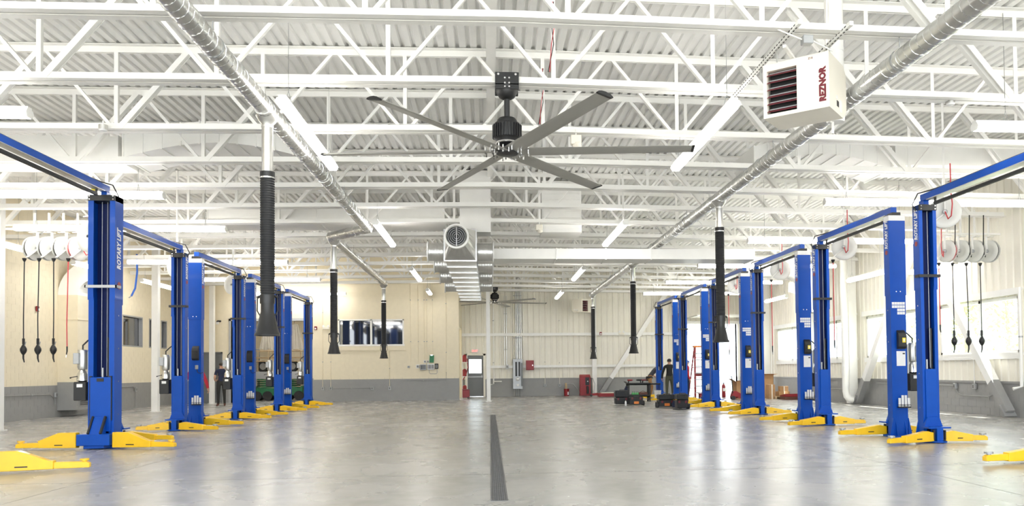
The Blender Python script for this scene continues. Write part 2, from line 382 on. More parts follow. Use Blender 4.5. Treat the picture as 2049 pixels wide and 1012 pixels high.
# ---- far wall: grey block below, ribbed siding panels above
GD = (10.4, 13.1)                      # the open overhead door
DO = (-1.2, -.28)                      # the exit door
fh = [(DO[0], DO[1], 0, 2.18), (GD[0], GD[1], 0, 3.7)]
us = sorted({XB1-.2, 13.6, *DO, *GD}); zs = [0, .9, 2.18, 3.7, ZT]
wf = wall_with_holes('wall_far', lambda a, c, z0, z1, b: b.box(a, c, YF+(.0 if z1 <= .91 else .05), YF+.3, z0, z1), us, zs, fh, [GREYP, SIDING], .9)
block_wall(wf, (XB1, YF, 0), (1, 0, 0), (0, -1, 0), 13.4-XB1, 0, .8, .9, [(h[0]-XB1-.05, h[1]-XB1+.05, h[2], h[3]) for h in fh], 0)
sid = {}
def siding_mesh(w, z0, z1):
    k = (round(w, 3), z0, z1)
    if k in sid: return sid[k]
    b = MB(); n = max(1, round(w/.3)); p = w/n; prof = []
    for i in range(n):
        xx = i*p; prof += [(xx, 0), (xx+p*.62, 0), (xx+p*.70, -.03), (xx+p*.90, -.03), (xx+p*.98, 0)]
    prof.append((w-.003, 0)); m = len(prof)
    b.add([(x, y, z0) for x, y in prof]+[(x, y, z1) for x, y in prof], [(i, i+1, i+1+m, i+m) for i in range(m-1)])
    sid[k] = b.mesh('siding_panel', SIDING); return sid[k]
def siding(wall, O, ux, nrm, L, z0, z1, holes):
    ux = Vector(ux); nrm = Vector(nrm); s = 0
    cuts = sorted({0, L, *[c for h in holes for c in h[:2] if 0 < c < L]})
    for a, c in zip(cuts, cuts[1:]):
        n = max(1, round((c-a)/.9)); w = (c-a)/n
        for i in range(n):
            u = a+i*w; spans = [(z0, z1)]
            for h in holes:
                if u >= h[0]-.01 and u+w <= h[1]+.01:
                    spans = [q for lo, hi in spans for q in ((lo, min(hi, h[2])), (max(lo, h[3]), hi)) if q[1]-q[0] > .02]
            for lo, hi in spans:
                o = link('siding_panel', siding_mesh(w, lo, hi), wall); o.matrix_local = frame(ux, -nrm, (0, 0, 1), Vector(O)+ux*u+nrm*.008)
siding(wf, (XB1, YF+.02, 0), (1, 0, 0), (0, -1, 0), 13.4-XB1, .9, ZT, [(h[0]-XB1, h[1]-XB1, h[2], h[3]) for h in fh])
for k, (z0, z1) in enumerate(((3.12, 3.27), (1.47, 1.6))):
    b = MB()
    b.box(XB1, GD[0] if z0 < 3.7 else 13.4, YF-.16, YF-.02, z1-.02, z1); b.box(XB1, GD[0], YF-.16, YF-.14, z0, z1-.02)
    if z0 < 2.2: b = MB().box(DO[1]+.1, GD[0], YF-.16, YF-.02, z1-.02, z1).box(DO[1]+.1, GD[0], YF-.16, YF-.14, z0, z1-.02)
    struct(b.obj('trim_%d' % (3+k), WHITE))
struct(MB().box(DO[1]+.1, GD[0], YF-.03, YF+.01, .88, .93).obj('trim_5', GREYP))
# exit door
d2 = struct(MB().box(DO[0]+.04, DO[0]+.14, YF+.05, YF+.1, .03, 2.13).box(DO[1]-.14, DO[1]-.04, YF+.05, YF+.1, .03, 2.13).box(DO[0]+.14, DO[1]-.14, YF+.05, YF+.1, .03, 1.22).box(DO[0]+.14, DO[1]-.14, YF+.05, YF+.1, 1.93, 2.13).obj('door_2', GDOOR))
MB().box(DO[0]+.14, DO[1]-.14, YF+.07, YF+.08, 1.22, 1.93).obj('pane', GLASS, d2)
b = MB(); b.box(DO[0]-.06, DO[0]+.04, YF-.04, YF+.2, 0, 2.22); b.box(DO[1]-.04, DO[1]+.06, YF-.04, YF+.2, 0, 2.22); b.box(DO[0]-.06, DO[1]+.06, YF-.04, YF+.2, 2.13, 2.24); b.obj('door_frame', SIDING, d2)
MB().box(DO[0]+.08, DO[1]-.08, YF+.0, YF+.05, 1.0, 1.06).box(DO[1]-.14, DO[1]-.08, YF-.02, YF+.05, .98, 1.1).obj('panic_bar', STEELG, d2)
MB().box(DO[0], DO[1], YF-.01, YF+.2, 0, .03).obj('threshold', CHROME, d2)
# overhead door frame
b = MB(); b.box(GD[0]-.12, GD[0], YF-.1, YF+.3, 0, 3.85); b.box(GD[1], GD[1]+.12, YF-.1, YF+.3, 0, 3.85); b.box(GD[0], GD[1], YF-.1, YF+.3, 3.7, 3.85)
d3 = struct(b.obj('door_3', WHITE))
for k in range(3):
    y0 = YF-.25-k*.56; MB().box(GD[0]+.05, GD[1]-.05, y0-.54, y0, 4.02, 4.07).box(GD[0]+.3, GD[1]-.3, y0-.44, y0-.1, 4.0, 4.02).obj('door_section', WHITE, d3)
b = MB(); b.bar((GD[0]+.02, YF-.1, 4.0), (GD[0]+.02, YF-2.2, 4.0), .05, .06); b.bar((GD[1]-.02, YF-.1, 4.0), (GD[1]-.02, YF-2.2, 4.0), .05, .06); b.obj('track', GALV, d3)
# ---- right wall
wins = [(19.1, 22.65), (23.8, 27.3), (28.2, 31.65), (32.75, 36.15)]
WZ0, WZ1 = 1.66, 3.1
rh = [(a, c, WZ0, WZ1) for a, c in wins]
us = sorted({Y0, YF+.3, *[q for w in wins for q in w]}); zs = [0, .9, WZ0, WZ1, ZT]
wr = wall_with_holes('wall_right', lambda a, c, z0, z1, b: b.box(XR+(.0 if z1 <= .91 else .05), XR+.3, a, c, z0, z1), us, zs, rh, [GREYP, SIDING], .9)
block_wall(wr, (XR, 18.0, 0), (0, 1, 0), (-1, 0, 0), YF-18.0, 0, .8, .9, [], 240)
siding(wr, (XR+.02, 17.7, 0), (0, 1, 0), (-1, 0, 0), YF-17.7, .9, ZT, [(a-17.7, c-17.7, WZ0, WZ1) for a, c in wins])
struct(MB().box(XR-.03, XR+.03, 17.7, YF, .86, .92).obj('trim_6', GREYP))
for k, (a, c) in enumerate(wins):
    w = struct(MB().box(XR+.12, XR+.14, a, c, WZ0, WZ1).obj('window_%d' % (5+k), GLASS))
    b = MB(); t = .07
    m = a+(c-a)*.46
    for p, q in ((a, a+t), (c-t, c), (m-t*.6, m+t*.6)): b.box(XR-.02, XR+.11, p, q, WZ0, WZ1)
    b.box(XR-.02, XR+.11, a, c, WZ0, WZ0+t); b.box(XR-.02, XR+.11, a, c, WZ1-t, WZ1)
    b.obj('window_frame', WHITE, w)
    MB().box(XR-.06, XR+.02, a-.15, c+.15, WZ0-.07, WZ0).box(XR-.06, XR-.04, a-.15, c+.15, WZ0-.16, WZ0-.07).obj('window_sill', WHITE, w)
    MB().box(XR-.14, XR+.02, a-.15, c+.15, WZ1+.14, WZ1+.2).box(XR-.14, XR-.12, a-.15, c+.15, WZ1+.03, WZ1+.14).obj('lintel', WHITE, w)
# ================================================================== STEEL FRAME
def ibeam(name, label, p, zt, w=.2, zlo=0, mlo=None):
    t = thing(name, label, 'column', (p[0], p[1], 0))
    b = MB(); b.box(-w/2, w/2, -w/2, w/2, .02, zt); b.obj('shaft', WHITE, t, bevel=.008)
    MB().box(-w/2-.05, w/2+.05, -w/2-.05, w/2+.05, 0, .02).obj('base_plate', GREYP if mlo else WHITE, t)
    MB().box(-w/2-.04, w/2+.04, -w/2-.04, w/2+.04, zt, zt+.02).obj('cap_plate', WHITE, t)
    return t
ibeam('steel_column', 'slim white square column beside the grey exit door', (-.05, 34.9), ZD-.26, .17)
ibeam('steel_column', 'white square column at the left edge of the photo', (-11.83, 20.4), 6.25, .2)
ibeam('steel_column', 'white square column just left of the second left lift', (-11.85, 29.6), 6.25, .22)
ibeam('steel_column', 'white square column between the grey door and the man in navy', (-12.25, 36.6), 6.25, .2)
ibeam('steel_column', 'white column at far wall behind the farthest right exhaust hose', (5.42, 41.2), 6.35, .24, mlo=1)
ibeam('steel_column', 'white wall column between the window pairs of the right wall', (13.1, 27.95), 6.25, .3, mlo=1)
ibeam('steel_column', 'white wall column in the far right corner', (13.1, 36.95), 6.25, .3, mlo=1)
def brace(label, p, q, w=.22):
    t = thing('diagonal_brace', label, 'brace', p)
    d = Vector(q)-Vector(p); k = (.9-p[2])/d.z
    MB().bar((0, 0, 0), d*k, w, w, (1, 0, 0) if abs(d.y) > abs(d.x) else (0, 1, 0)).obj('painted_foot', GREYP, t, bevel=.006)
    MB().bar(d*k, d, w, w, (1, 0, 0) if abs(d.y) > abs(d.x) else (0, 1, 0)).obj('brace_tube', WHITE, t, bevel=.006)
    MB().bar(-d.normalized()*.1, d.normalized()*.25, .03, w*1.5, (1, 0, 0) if abs(d.y) > abs(d.x) else (0, 1, 0)).obj('gusset_plate', GREYP, t)
brace('big white diagonal brace across the nearest right window, foot at photo edge', (13.15, 19.25, .12), (13.15, 23.3, 5.3))
brace('white diagonal brace leaning left from the foot of the right wall column', (13.15, 27.6, .12), (13.15, 23.5, 5.3))
brace('white diagonal brace rising right across the far wall', (5.75, 41.1, .12), (9.3, 41.1, 5.4))
brace('white diagonal brace on far wall beside the open overhead door', (10.1, 41.0, .12), (9.5, 41.0, 5.4), .18)
# ---- roof trusses
TY = [9.0847, 11.1484, 13.3692, 15.3803]; 
while TY[-1] < 40: TY.append(TY[-1]+2.06)
ZB, CT = 5.33, 6.60
PP = 2.3; P0 = .93
vert_me = MB().angle((0, 0, ZB+.1), (0, 0, CT+.02), .062, .01).mesh('web_post', WHITE)
def diag_me(dx, w):
    b = MB(); 
    b.bar((0, 0, ZB+.05), (dx, 0, CT+.05), .05, w, (0, 1, 0)) if w < .1 else (b.angle((-.0, -.0, ZB+.05), (dx, 0, CT+.05), .085, .012, flip=1), b.angle((0, .1, ZB+.05), (dx, .1, CT+.05), .085, .012, flip=-1))
    return b.mesh('web_diagonal', WHITE)
dR, dLf = diag_me(PP/2-.09, .062), diag_me(-PP/2+.09, .062)
dR2, dL2 = diag_me(PP/2-.09, .12), diag_me(-PP/2+.09, .12)
def chord_mesh(name, zb, leg, half):
    b = MB(); X = [-13.7, .3, 13.3]
    for xa, xb in zip(X, X[1:]):
        for s in (-1, 1):
            for (y0, y1, z0, z1) in ((s*.018, s*half, 0, .012) if name == 'bottom_chord' else (s*.018, s*half, leg-.012, leg), (s*.018, s*.030, 0, leg)):
                za, zb2 = zb+slope(xa), zb+slope(xb); y0_, y1_ = min(y0, y1), max(y0, y1)
                b.add([(xa, y0_, za+z0), (xb, y0_, zb2+z0), (xb, y1_, zb2+z0), (xa, y1_, za+z0), (xa, y0_, za+z1), (xb, y0_, zb2+z1), (xb, y1_, zb2+z1), (xa, y1_, za+z1)],
                      [(3, 2, 1, 0), (4, 5, 6, 7), (0, 1, 5, 4), (1, 2, 6, 5), (2, 3, 7, 6), (3, 0, 4, 7)])
    return b.mesh(name, WHITE)
bc, tcm = chord_mesh('bottom_chord', ZB, .12, .13), chord_mesh('top_chord', CT, .11, .12)
for i, y in enumerate(TY):
    lab = '%s white steel roof truss from the camera' % (ORD[min(i, 15)] if i < len(TY)-1 else 'farthest')
    if i == 1: lab = 'white steel roof truss the large near fan hangs from'
    if i == 0: lab = 'nearest white steel roof truss along the top of the photo'
    t = thing('roof_truss', lab, 'truss', (0, y, 0), 0, 'white roof trusses')
    link('bottom_chord', bc, t); link('top_chord', tcm, t)
    off = 0 if i < 3 else (.0, .75, .2, 1.1, .5)[i % 5]*.6
    k = -6
    while P0+off+k*PP < 13.2:
        xp = P0+off+k*PP; k += 1
        if xp < -13.5: continue
        dz = slope(xp)
        link('web_post', vert_me, t, (xp, 0, dz)); wide = abs(xp) > 5.0
        if xp+PP/2 < 13.3: link('web_diagonal', dR2 if wide and xp < 0 else dR, t, (xp+.06, 0, dz))
        if xp-PP/2 > -13.7: link('web_diagonal', dL2 if wide and xp > 0 else dLf, t, (xp-.06, 0, dz))
# ================================================================== LIGHT FIXTURES
def led(label, p, L, along, grp, ztop=None):
    if ztop is None: ztop = ZD+min(slope(p[0]-2.2), slope(p[0]+2.2))-.02 if along == 'x' else ZD+slope(p[0])-.02
    t = thing('led_strip_light', label, 'light', p, 0 if along == 'y' else PI/2, grp); h = L/2
    MB().box(-.05, .05, -h, h, .045, .085).obj('housing', WHITE, t)
    b = MB(); b.prism([(-.066, .045), (.066, .045), (.088, .0), (.056, -.055), (-.056, -.055), (-.088, 0)], 'y', -h+.012, h-.012); b.obj('diffuser', LEDM, t)
    for s in (-1, 1):
        MB().prism([(-.069, .049), (.069, .049), (.092, .0), (.059, -.058), (-.059, -.058), (-.092, 0)], 'y', s*h-.012*s, s*h+.004*s).obj('end_cap', WHITE, t)
        MB().tube([(-.045, s*h*.8, .08), (0, s*h*.8, .25), (0, s*h*.8, ztop-p[2]), (0, s*h*.8, .25), (.045, s*h*.8, .08)], .004, 4).obj('suspension_wire', STEELG, t)
LZ = 4.85
for i, (yl, yr) in enumerate(((12.25, 12.0), (20.75, 20.55), (29.4, 29.1), (35.7, 37.1))):
    led('%s hanging LED strip running away left of the centre line' % ORD[i], (-2.66, yl, LZ), 3.4 if i < 3 else 1.8, 'y', 'centre LED strips', 5.42 if i == 1 else None)
    led('%s hanging LED strip running away right of the centre line' % ORD[i], (3.28, yr, LZ), 3.4, 'y', 'centre LED strips')
for i, y in enumerate((11.26, 16.36, 20.1, 26.1, 31.0, 36.5)):
    led('%s crosswise LED strip over the left row of lifts' % ORD[i], (-8.6 if i == 0 else -8.85, y, LZ), 4.9, 'x', 'LED strips over the left lifts', 5.38 if i == 1 else None)
for i, y in enumerate((11.1, 16.4, 21.5, 26.8, 31.9, 36.6)):
    led('%s crosswise LED strip over the right row of lifts' % ORD[i], (9.6, y, LZ), 4.9, 'x', 'LED strips over the right lifts', 5.43 if i == 1 else None)
for i, (y, L) in enumerate(((21.0, 2.6), (26.0, 2.4), (30.9, 2.8))):
    led('%s LED strip running along the left block wall' % ORD[i], (-12.3, y, 4.66), L, 'y', 'LED strips along the left wall')
for i, (y, xw) in enumerate(((22.3, 12.95), (24.5, 12.0), (32.5, 12.0))):
    led('%s LED strip running along above the right windows' % ORD[i], (xw, y, 4.22), 2.4, 'y', 'LED strips along the right wall')
# ================================================================== SPIRAL EXHAUST DUCTS
def spiral_duct(b, bs, p, q, r, n=14, pitch=.14):
    p, q = Vector(p), Vector(q); L = (q-p).length; d = (q-p).normalized()
    b.tube([p, q], r, n)
    a = d.cross(Vector((0, 0, 1))).normalized() if abs(d.z) < .9 else Vector((1, 0, 0)); c = d.cross(a)
    pts = []; k = int(L/pitch*12)
    for i in range(k+1):
        th = i/12*2*PI; pts.append(p+d*(i/12*pitch)+(a*math.cos(th)+c*math.sin(th))*(r+.001))
    if len(pts) > 2: bs.tube(pts, .004, 3, False)
def collar(b, p, d, r, w=.05):
    d = Vector(d).normalized(); p = Vector(p); b.tube([p-d*w/2, p+d*w/2], r+.008, 14)
def exhaust_line(name, label, segs, r, collars, hangs):
    t = thing(name, label, 'duct', segs[0])
    o = Vector(segs[0]); b = MB(); s = MB()
    for p, q in zip(segs, segs[1:]): spiral_duct(b, s, Vector(p)-o, Vector(q)-o, r)
    b.obj('duct_pipe', GALV, t, True); s.obj('spiral_seam', CHROME, t)
    for p in segs[1:-1]:
        k = Vector(p)-o; MB().lathe([(0, -r*1.05), (r*.75, -r*.8), (r*1.06, 0), (r*.75, r*.8), (0, r*1.05)], 14, k, cap=False).obj('elbow', GALV, t, True)
    for p, d in collars: 
        b = MB(); collar(b, Vector(p)-o, d, r); b.obj('collar', GALV2, t, True)
    for p in hangs:
        b = MB(); k = Vector(p)-o; b.tube([k+Vector((0, 0, r)), k+Vector((0, 0, 5.33-p[2]))], .006, 5); b.tube([k+Vector((0, .015, 0)), k+Vector((0, -.015, 0))], r+.006, 14); b.obj('hanger', STEELG, t)
    p = Vector(segs[-1])-o; d = (Vector(segs[-1])-Vector(segs[-2])).normalized(); b = MB(); collar(b, p, d, r); b.obj('end_cap', GALV2, t, True)
    return t
LXD, RXD = -3.08, 4.94; DZ = 5.0; DR = .125
exhaust_line('exhaust_duct', 'silver spiral exhaust duct overhead left, with a sideways jog', [(LXD, 5.5, DZ), (LXD, 20.7, DZ), (-4.25, 22.0, DZ), (-4.25, 32.9, 4.92)], DR,
             [((LXD, y, DZ), (0, 1, 0)) for y in (9.9, 11.2, 12.0, 15.2, 18.3)]+[((-4.25, y, DZ-.03), (0, 1, 0)) for y in (22.6, 26.5, 29.8)], [(LXD, y, DZ) for y in (9.2, 13.4, 17.4)]+[(-4.25, 25.6, DZ-.02), (-4.25, 31.6, DZ-.05)])
exhaust_line('exhaust_duct', 'silver spiral exhaust duct overhead right, running straight to the far wall', [(RXD, 5.5, DZ), (RXD, 38.3, 4.96)], DR,
             [((RXD, y, DZ), (0, 1, 0)) for y in (9.0, 10.9, 14.0, 17.2, 20.3, 23.6, 27.6, 30.5, 34)], [(RXD, y, DZ) for y in (9.1, 13.4, 19.5, 25.6, 31.6)])
def exhaust_drop(label, p, zb, ztop, zs):
    t = thing('exhaust_hose', label, 'hose', (p[0], p[1], zb), 0, 'exhaust hoses'); r = .078
    b = MB(); s = MB(); b.lathe([(.16, ztop-zb), (.12, ztop-zb-.07), (r, ztop-zb-.12), (r, zs-zb)], 14); b.obj('drop_pipe', GALV, t, True)
    MB().lathe([(r+.006, ztop-zb-.16), (r+.006, ztop-zb-.13)], 14).obj('collar', GALV2, t, True)
    prof = []; z = zs-zb; k = 0
    prof = [(.088, z+.02), (.102, z+.02), (.102, z-.06), (.09, z-.06)]
    MB().lathe(prof, 14, cap=False).obj('clamp_cuff', BLACK, t, True)
    MB().lathe([(.104, z-.075), (.104, z-.055)], 14).obj('hose_clamp', CHROME, t, True)
    prof = []; z -= .06
    while z > .55: prof += [(.092, z), (.100, z-.017), (.092, z-.034)]; z -= .034
    MB().lathe(prof, 14, cap=False).obj('flexible_hose', DARK, t, True)
    MB().lathe([(.103, .57), (.103, .45)], 14, cap=False).obj('nozzle_collar', BLACK, t, True)
    MB().lathe([(.09, .5), (.09, .33), (.10, .30), (.155, .05), (.17, .03), (.175, 0), (.15, 0), (.08, .3)], 16, cap=False).obj('nozzle', BLACK, t, True)
    for sg in (-1, 1):
        b = MB(); b.tube([(sg*.09, 0, .55), (sg*.135, 0, .52), (sg*.14, 0, .35), (sg*.1, 0, .28)], .009, 6); b.tube([(sg*.1, 0, .56), (sg*.14, 0, .53)], .018, 6); b.obj('clip', BLACK, t, True)
exhaust_drop('big near black exhaust hose hanging from the left duct', (LXD, 11.43), 1.84, DZ-.08, 4.115)
exhaust_drop('black exhaust hose hanging from the elbow of the left duct', (-4.22, 22.2), 1.83, DZ-.08, 4.12)
exhaust_drop('black exhaust hose at the far end of the left duct, before the office window', (-4.25, 32.75), 1.87, 4.92-.08, 4.2)
exhaust_drop('nearest black exhaust hose of the right duct, before the fourth lift', (RXD, 16.7), 1.885, DZ-.08, 4.33)
exhaust_drop('middle black exhaust hose of the right duct', (RXD, 27.1), 1.877, DZ-.08, 4.33)
exhaust_drop('farthest black exhaust hose of the right duct, before the far wall column', (RXD, 37.8), 1.85, 4.96-.08, 4.33)
# ================================================================== CEILING FANS
def big_fan(label, p, rot):
    t = thing('ceiling_fan', label, 'fan', p, 0)
    # p is the hub centre; chord at z = 5.33
    top = 5.33-p[2]
    b = MB(); b.box(-.165, .165, -.15, -.135, top-.1, top+.14); b.box(-.165, .165, .135, .15, top-.1, top+.14); b.box(-.165, .165, -.15, .15, top-.04, top-.015)
    b.obj('mount_bracket', BLACK, t, bevel=.006)
    b = MB()
    for x in (-.12, .12):
        for z in (top+.1,): b.tube([(x, -.175, z), (x, -.15, z)], .017, 6)
    for z in (top+.05, top-.02, top-.07): b.tube([(.03, -.175, z), (.03, -.15, z)], .013, 6); b.tube([(-.03, -.175, z), (-.03, -.15, z)], .013, 6)
    stuff(b.obj('mount_bolt', CHROME, t))
    MB().lathe([(.0, top-.20), (.05, top-.20), (.11, top-.17), (.15, top-.1), (.155, top-.02)], 18).obj('yoke', BLACK, t, True)
    MB().lathe([(.04, .42), (.04, top-.17)], 12).obj('downrod', BLACK, t, True)
    b = MB().lathe([(.0, .48), (.12, .48), (.14, .45), (.14, .42), (.175, .41), (.19, .37), (.19, .2), (.16, .17), (.15, .12), (.10, .09), (.04, .03), (0, .02)], 24); b.obj('motor', BLACK, t, True)
    b = MB()
    for k in range(30):
        a = 2*PI*k/30; c, s = math.cos(a), math.sin(a); b.bar((.192*c, .192*s, .2), (.192*c, .192*s, .38), .012, .03, (c, s, 0))
    stuff(b.obj('cooling_fin', BLACK, t))
    MB().lathe([(.155, .145), (.158, .13), (.152, .12)], 24, cap=False).obj('trim_ring', CHROME, t, True)
    MB().lathe([(0, .05), (.13, .05), (.165, .02), (.15, -.02), (0, -.035)], 20).obj('hub_plate', BLACK, t, True)
    # blades: airfoil section swept along the span
    bl = MB(); n = 12; secs = 6; L0, L1 = .12, 2.58
    for i in range(secs+1):
        x = L0+(L1-L0)*i/secs; ch = .245-.045*i/secs; ang = math.radians(-11); row = []
        for j in range(n):
            a = 2*PI*j/n; u = math.cos(a)*ch/2; w = math.sin(a)*.016+(.014*(1-(2*u/ch)**2))
            row.append((x, u*math.cos(ang)-w*math.sin(ang), u*math.sin(ang)+w*math.cos(ang)))
        bl.v += row
    bl.f += [(i*n+j, i*n+(j+1) % n, (i+1)*n+(j+1) % n, (i+1)*n+j) for i in range(secs) for j in range(n)]; bl.f += [tuple(range(n-1, -1, -1)), tuple(range(secs*n, (secs+1)*n))]; bl.m = [0]*len(bl.f)
    bm_ = bl.mesh('blade', FANG, True)
    cp = MB(); ang = math.radians(-11); row = []
    for x, sc in ((2.575, 1.06), (2.615, 1.06)):
        for j in range(n):
            a = 2*PI*j/n; u = math.cos(a)*.2*sc/2; w = math.sin(a)*.022+.014*(1-(2*u/.22)**2); cp.v.append((x, u*math.cos(ang)-w*math.sin(ang), u*math.sin(ang)+w*math.cos(ang)))
    cp.f = [(j, (j+1) % n, n+(j+1) % n, n+j) for j in range(n)]+[tuple(range(n-1, -1, -1)), tuple(range(n, 2*n))]; cp.m = [0]*len(cp.f); cm_ = cp.mesh('tip_cap', BLACK)
    sc_ = MB()
    for x in (.2, .3):
        for y in (-.07, .07): sc_.tube([(x, y, -.05), (x, y, .05)], .01, 5)
    sm_ = sc_.mesh('blade_screw', CHROME)
    for k in range(6):
        o = link('blade', bm_, t, (0, 0, .01), rot+k*PI/3); link('tip_cap', cm_, o); stuff(link('blade_screw', sm_, o))
    for s in (-1, 1):      # guy wires
        MB().tube([(s*.15, .1, .45), (s*1.9, 2.05 if p[1] < 20 else 1, top+.05)], .003, 4).obj('guy_wire', STEELG, t)
big_fan('huge six blade grey ceiling fan with black motor, in the foreground', (.27, 11.15, 4.38), math.radians(-6.5))
big_fan('small-looking distant six blade ceiling fan near the far wall', (.27, 38.62, 4.62), math.radians(14))
# ================================================================== UNIT HEATERS
def heater(label, p, rz, scale=1, text=True):
    t = thing('unit_heater', label, 'heater', p, rz)      # front faces -Y of the local frame, p = bottom centre
    w, dp, h = .82*scale, .74*scale, .68*scale; x0, x1 = -w/2, w/2
    # cabinet: front frame round the louvre opening, sloped bottom at the back
    ox0, ox1, oz0, oz1 = x0+.05, x0+w*.52, .045, h-.09
    b = MB()
    b.box(x0, ox0, -dp/2, -dp/2+.06, 0, h); b.box(ox1, x1, -dp/2, -dp/2+.06, 0, h); b.box(ox0, ox1, -dp/2, -dp/2+.06, 0, oz0); b.box(ox0, ox1, -dp/2, -dp/2+.06, oz1, h)
    b.prism([(-dp/2+.06, 0), (dp/2-.16, 0), (dp/2, .12), (dp/2, h-.1), (dp/2-.12, h), (-dp/2+.06, h)], 'x', x0, x0+.012)
    b.prism([(-dp/2+.06, 0), (dp/2-.16, 0), (dp/2, .12), (dp/2, h-.1), (dp/2-.12, h), (-dp/2+.06, h)], 'x', x1-.012, x1)
    b.box(x0+.012, x1-.012, -dp/2+.06, dp/2-.14, h-.012, h); b.box(x0+.012, x1-.012, dp/2-.02, dp/2, .12, h-.1)
    b.add([(x0+.012, -dp/2+.06, 0), (x1-.012, -dp/2+.06, 0), (x1-.012, dp/2-.16, 0), (x0+.012, dp/2-.16, 0)], [(0, 1, 2, 3)])
    b.add([(x0+.012, dp/2-.16, 0), (x1-.012, dp/2-.16, 0), (x1-.012, dp/2, .12), (x0+.012, dp/2, .12)], [(0, 1, 2, 3)])
    b.obj('cabinet', HEAT, t)
    MB().box(ox0, ox1, -dp/2+.12, -dp/2+.13, oz0, oz1).obj('heat_exchanger', DARK, t)
    n = 6
    for k in range(n):
        z = oz0+.04+(oz1-oz0-.09)*k/(n-1)
        b = MB(); b.add([(ox0, -dp/2-.012, z-.014), (ox1, -dp/2-.012, z-.014), (ox1, -dp/2+.07, z+.03), (ox0, -dp/2+.07, z+.03), (ox0, -dp/2-.012, z-.02), (ox1, -dp/2-.012, z-.02), (ox1, -dp/2+.07, z+.024), (ox0, -dp/2+.07, z+.024)], [(0, 1, 2, 3), (4, 5, 6, 7), (0, 1, 5, 4)])
        b.obj('louver', MAROON, t)
        MB().box(ox0, ox1, -dp/2+.08, -dp/2+.095, z+.032, z+.046).obj('fin_rail', STEELG, t)
    if text:
        text_obj('brand_lettering', 'REZNOR', .105, MAROON, t, frame((0, 0, 1), (-1, 0, 0), (0, -1, 0), (x1-.075, -dp/2-.001, h*.42)), bold=.007)
        text_obj('model_lettering', 'Z18', .035, MAROON, t, frame((1, 0, 0), (0, 0, 1), (0, -1, 0), (x1-.22, -dp/2-.001, h-.045)))
    b = MB(); b.box(x1, x1+.004, -.06, .02, .09, .16); b.obj('control_window', BLACK, t)
    MB().box(x1, x1+.003, .06, .16, .05, .2).box(x1, x1+.003, -.08, -.02, .18, .22).obj('rating_label', LABEL, t)
    return t
HP = (4.02, 9.74, 4.46); hrz = math.radians(-40)
ht = heater('cream unit heater with dark red louvers, hung at the upper right', HP, hrz)
# hanging channels and rods of the near heater, in world axes
def in_local(t, P):
    v = Vector(P)-t.location; c, s = math.cos(-t.rotation_euler.z), math.sin(-t.rotation_euler.z); return Vector((c*v.x-s*v.y, s*v.x+c*v.y, v.z))
for x in (3.57, 4.18):
    b = MB(); b.bar(in_local(ht, (x, 8.75, 5.28)), in_local(ht, (x, 11.3, 5.28)), .045, .05)
    o = b.obj('strut_channel', WHITE, ht)
    b = MB()
    for k in range(30):
        y = 8.85+k*.08; b.bar(in_local(ht, (x-.024, y, 5.285)), in_local(ht, (x-.024, y+.04, 5.285)), .003, .014); b.bar(in_local(ht, (x, y, 5.254)), in_local(ht, (x, y+.04, 5.254)), .014, .003)
    stuff(b.obj('slot', BLACK, o))
for x, y in ((3.57, 9.5), (4.18, 9.35), (3.57, 10.1), (4.18, 10.1)):
    MB().tube([in_local(ht, (x, y, 5.1)), in_local(ht, (x, y, 5.3))], .008, 6).obj('hanger_rod', GALV, ht)
MB().bar(in_local(ht, (3.57, 9.25, 5.2)), in_local(ht, (4.0, 9.8, 5.14)), .04, .04).obj('cross_channel', WHITE, ht)
fl_ = thing('flue_pipe', 'white vertical flue pipe behind the near unit heater', 'pipe', (4.67, 10.3, 4.62))
MB().lathe([(.11, 0), (.12, .02), (.12, 2.2)], 18).obj('pipe', WHITE, fl_, True); MB().lathe([(.125, .95), (.125, 1.0)], 18).obj('joint_band', WHITE, fl_, True)
MB().tube([(-.05, -.02, 0), (-.05, -.02, -.16)], .018, 8).obj('drain_stub', WHITE, fl_, True)
MB().tube([(-.13, -.1, 1.9), (-.16, -.12, .9), (-.1, -.1, .5), (-.08, -.05, -.02)], .012, 6).obj('gas_line', WHITE, fl_, True)
jb = thing('junction_box', 'grey electrical junction box hung above the near heater', 'box', (3.75, 9.0, 5.12))
MB().box(-.06, .06, -.05, .05, 0, .1).obj('box_body', STEELG, jb, bevel=.006); MB().tube([(-.06, 0, .06), (-.4, .02, .2)], .009, 6).obj('conduit', WHITE, jb, True); MB().tube([(.06, 0, .05), (.4, .2, .02)], .009, 6).obj('conduit', WHITE, jb, True)
h2 = heater('cream unit heater high on the far wall beside the right hoses', (4.75, 40.4, 4.25), math.radians(38), 1.0, False)
MB().tube([(-.2, .1, .6), (-.2, .1, 2.4)], .01, 6).obj('hanger_rod', GALV, h2); MB().tube([(.2, .1, .6), (.2, .1, 2.4)], .01, 6).obj('hanger_rod', GALV, h2)
MB().tube([(-.3, 0, .1), (-.9, -.3, .1)], .03, 8).obj('vent_pipe', WHITE, h2, True)
# ================================================================== CENTRAL AIR TRUNK
tr = thing('air_trunk_duct', 'galvanised central air duct with round side outlets hanging below the trusses', 'duct', (-.74, 20.7, 4.22))
w_, h_ = .40, .78; L_ = 11.9
segn = 9
for k in range(segn):
    y0 = .25+k*(L_-.25)/segn; y1 = .25+(k+1)*(L_-.25)/segn
    MB().box(-w_, w_, y0+.01, y1-.01, 0, h_).obj('duct_section', GALV2, tr)
    MB().box(-w_-.025, w_+.025, y1-.02, y1+.02, -.025, h_+.02).obj('flange', CHROME, tr)
MB().box(-w_-.03, w_+.03, .2, .25, -.03, h_+.03).obj('flange', CHROME, tr)
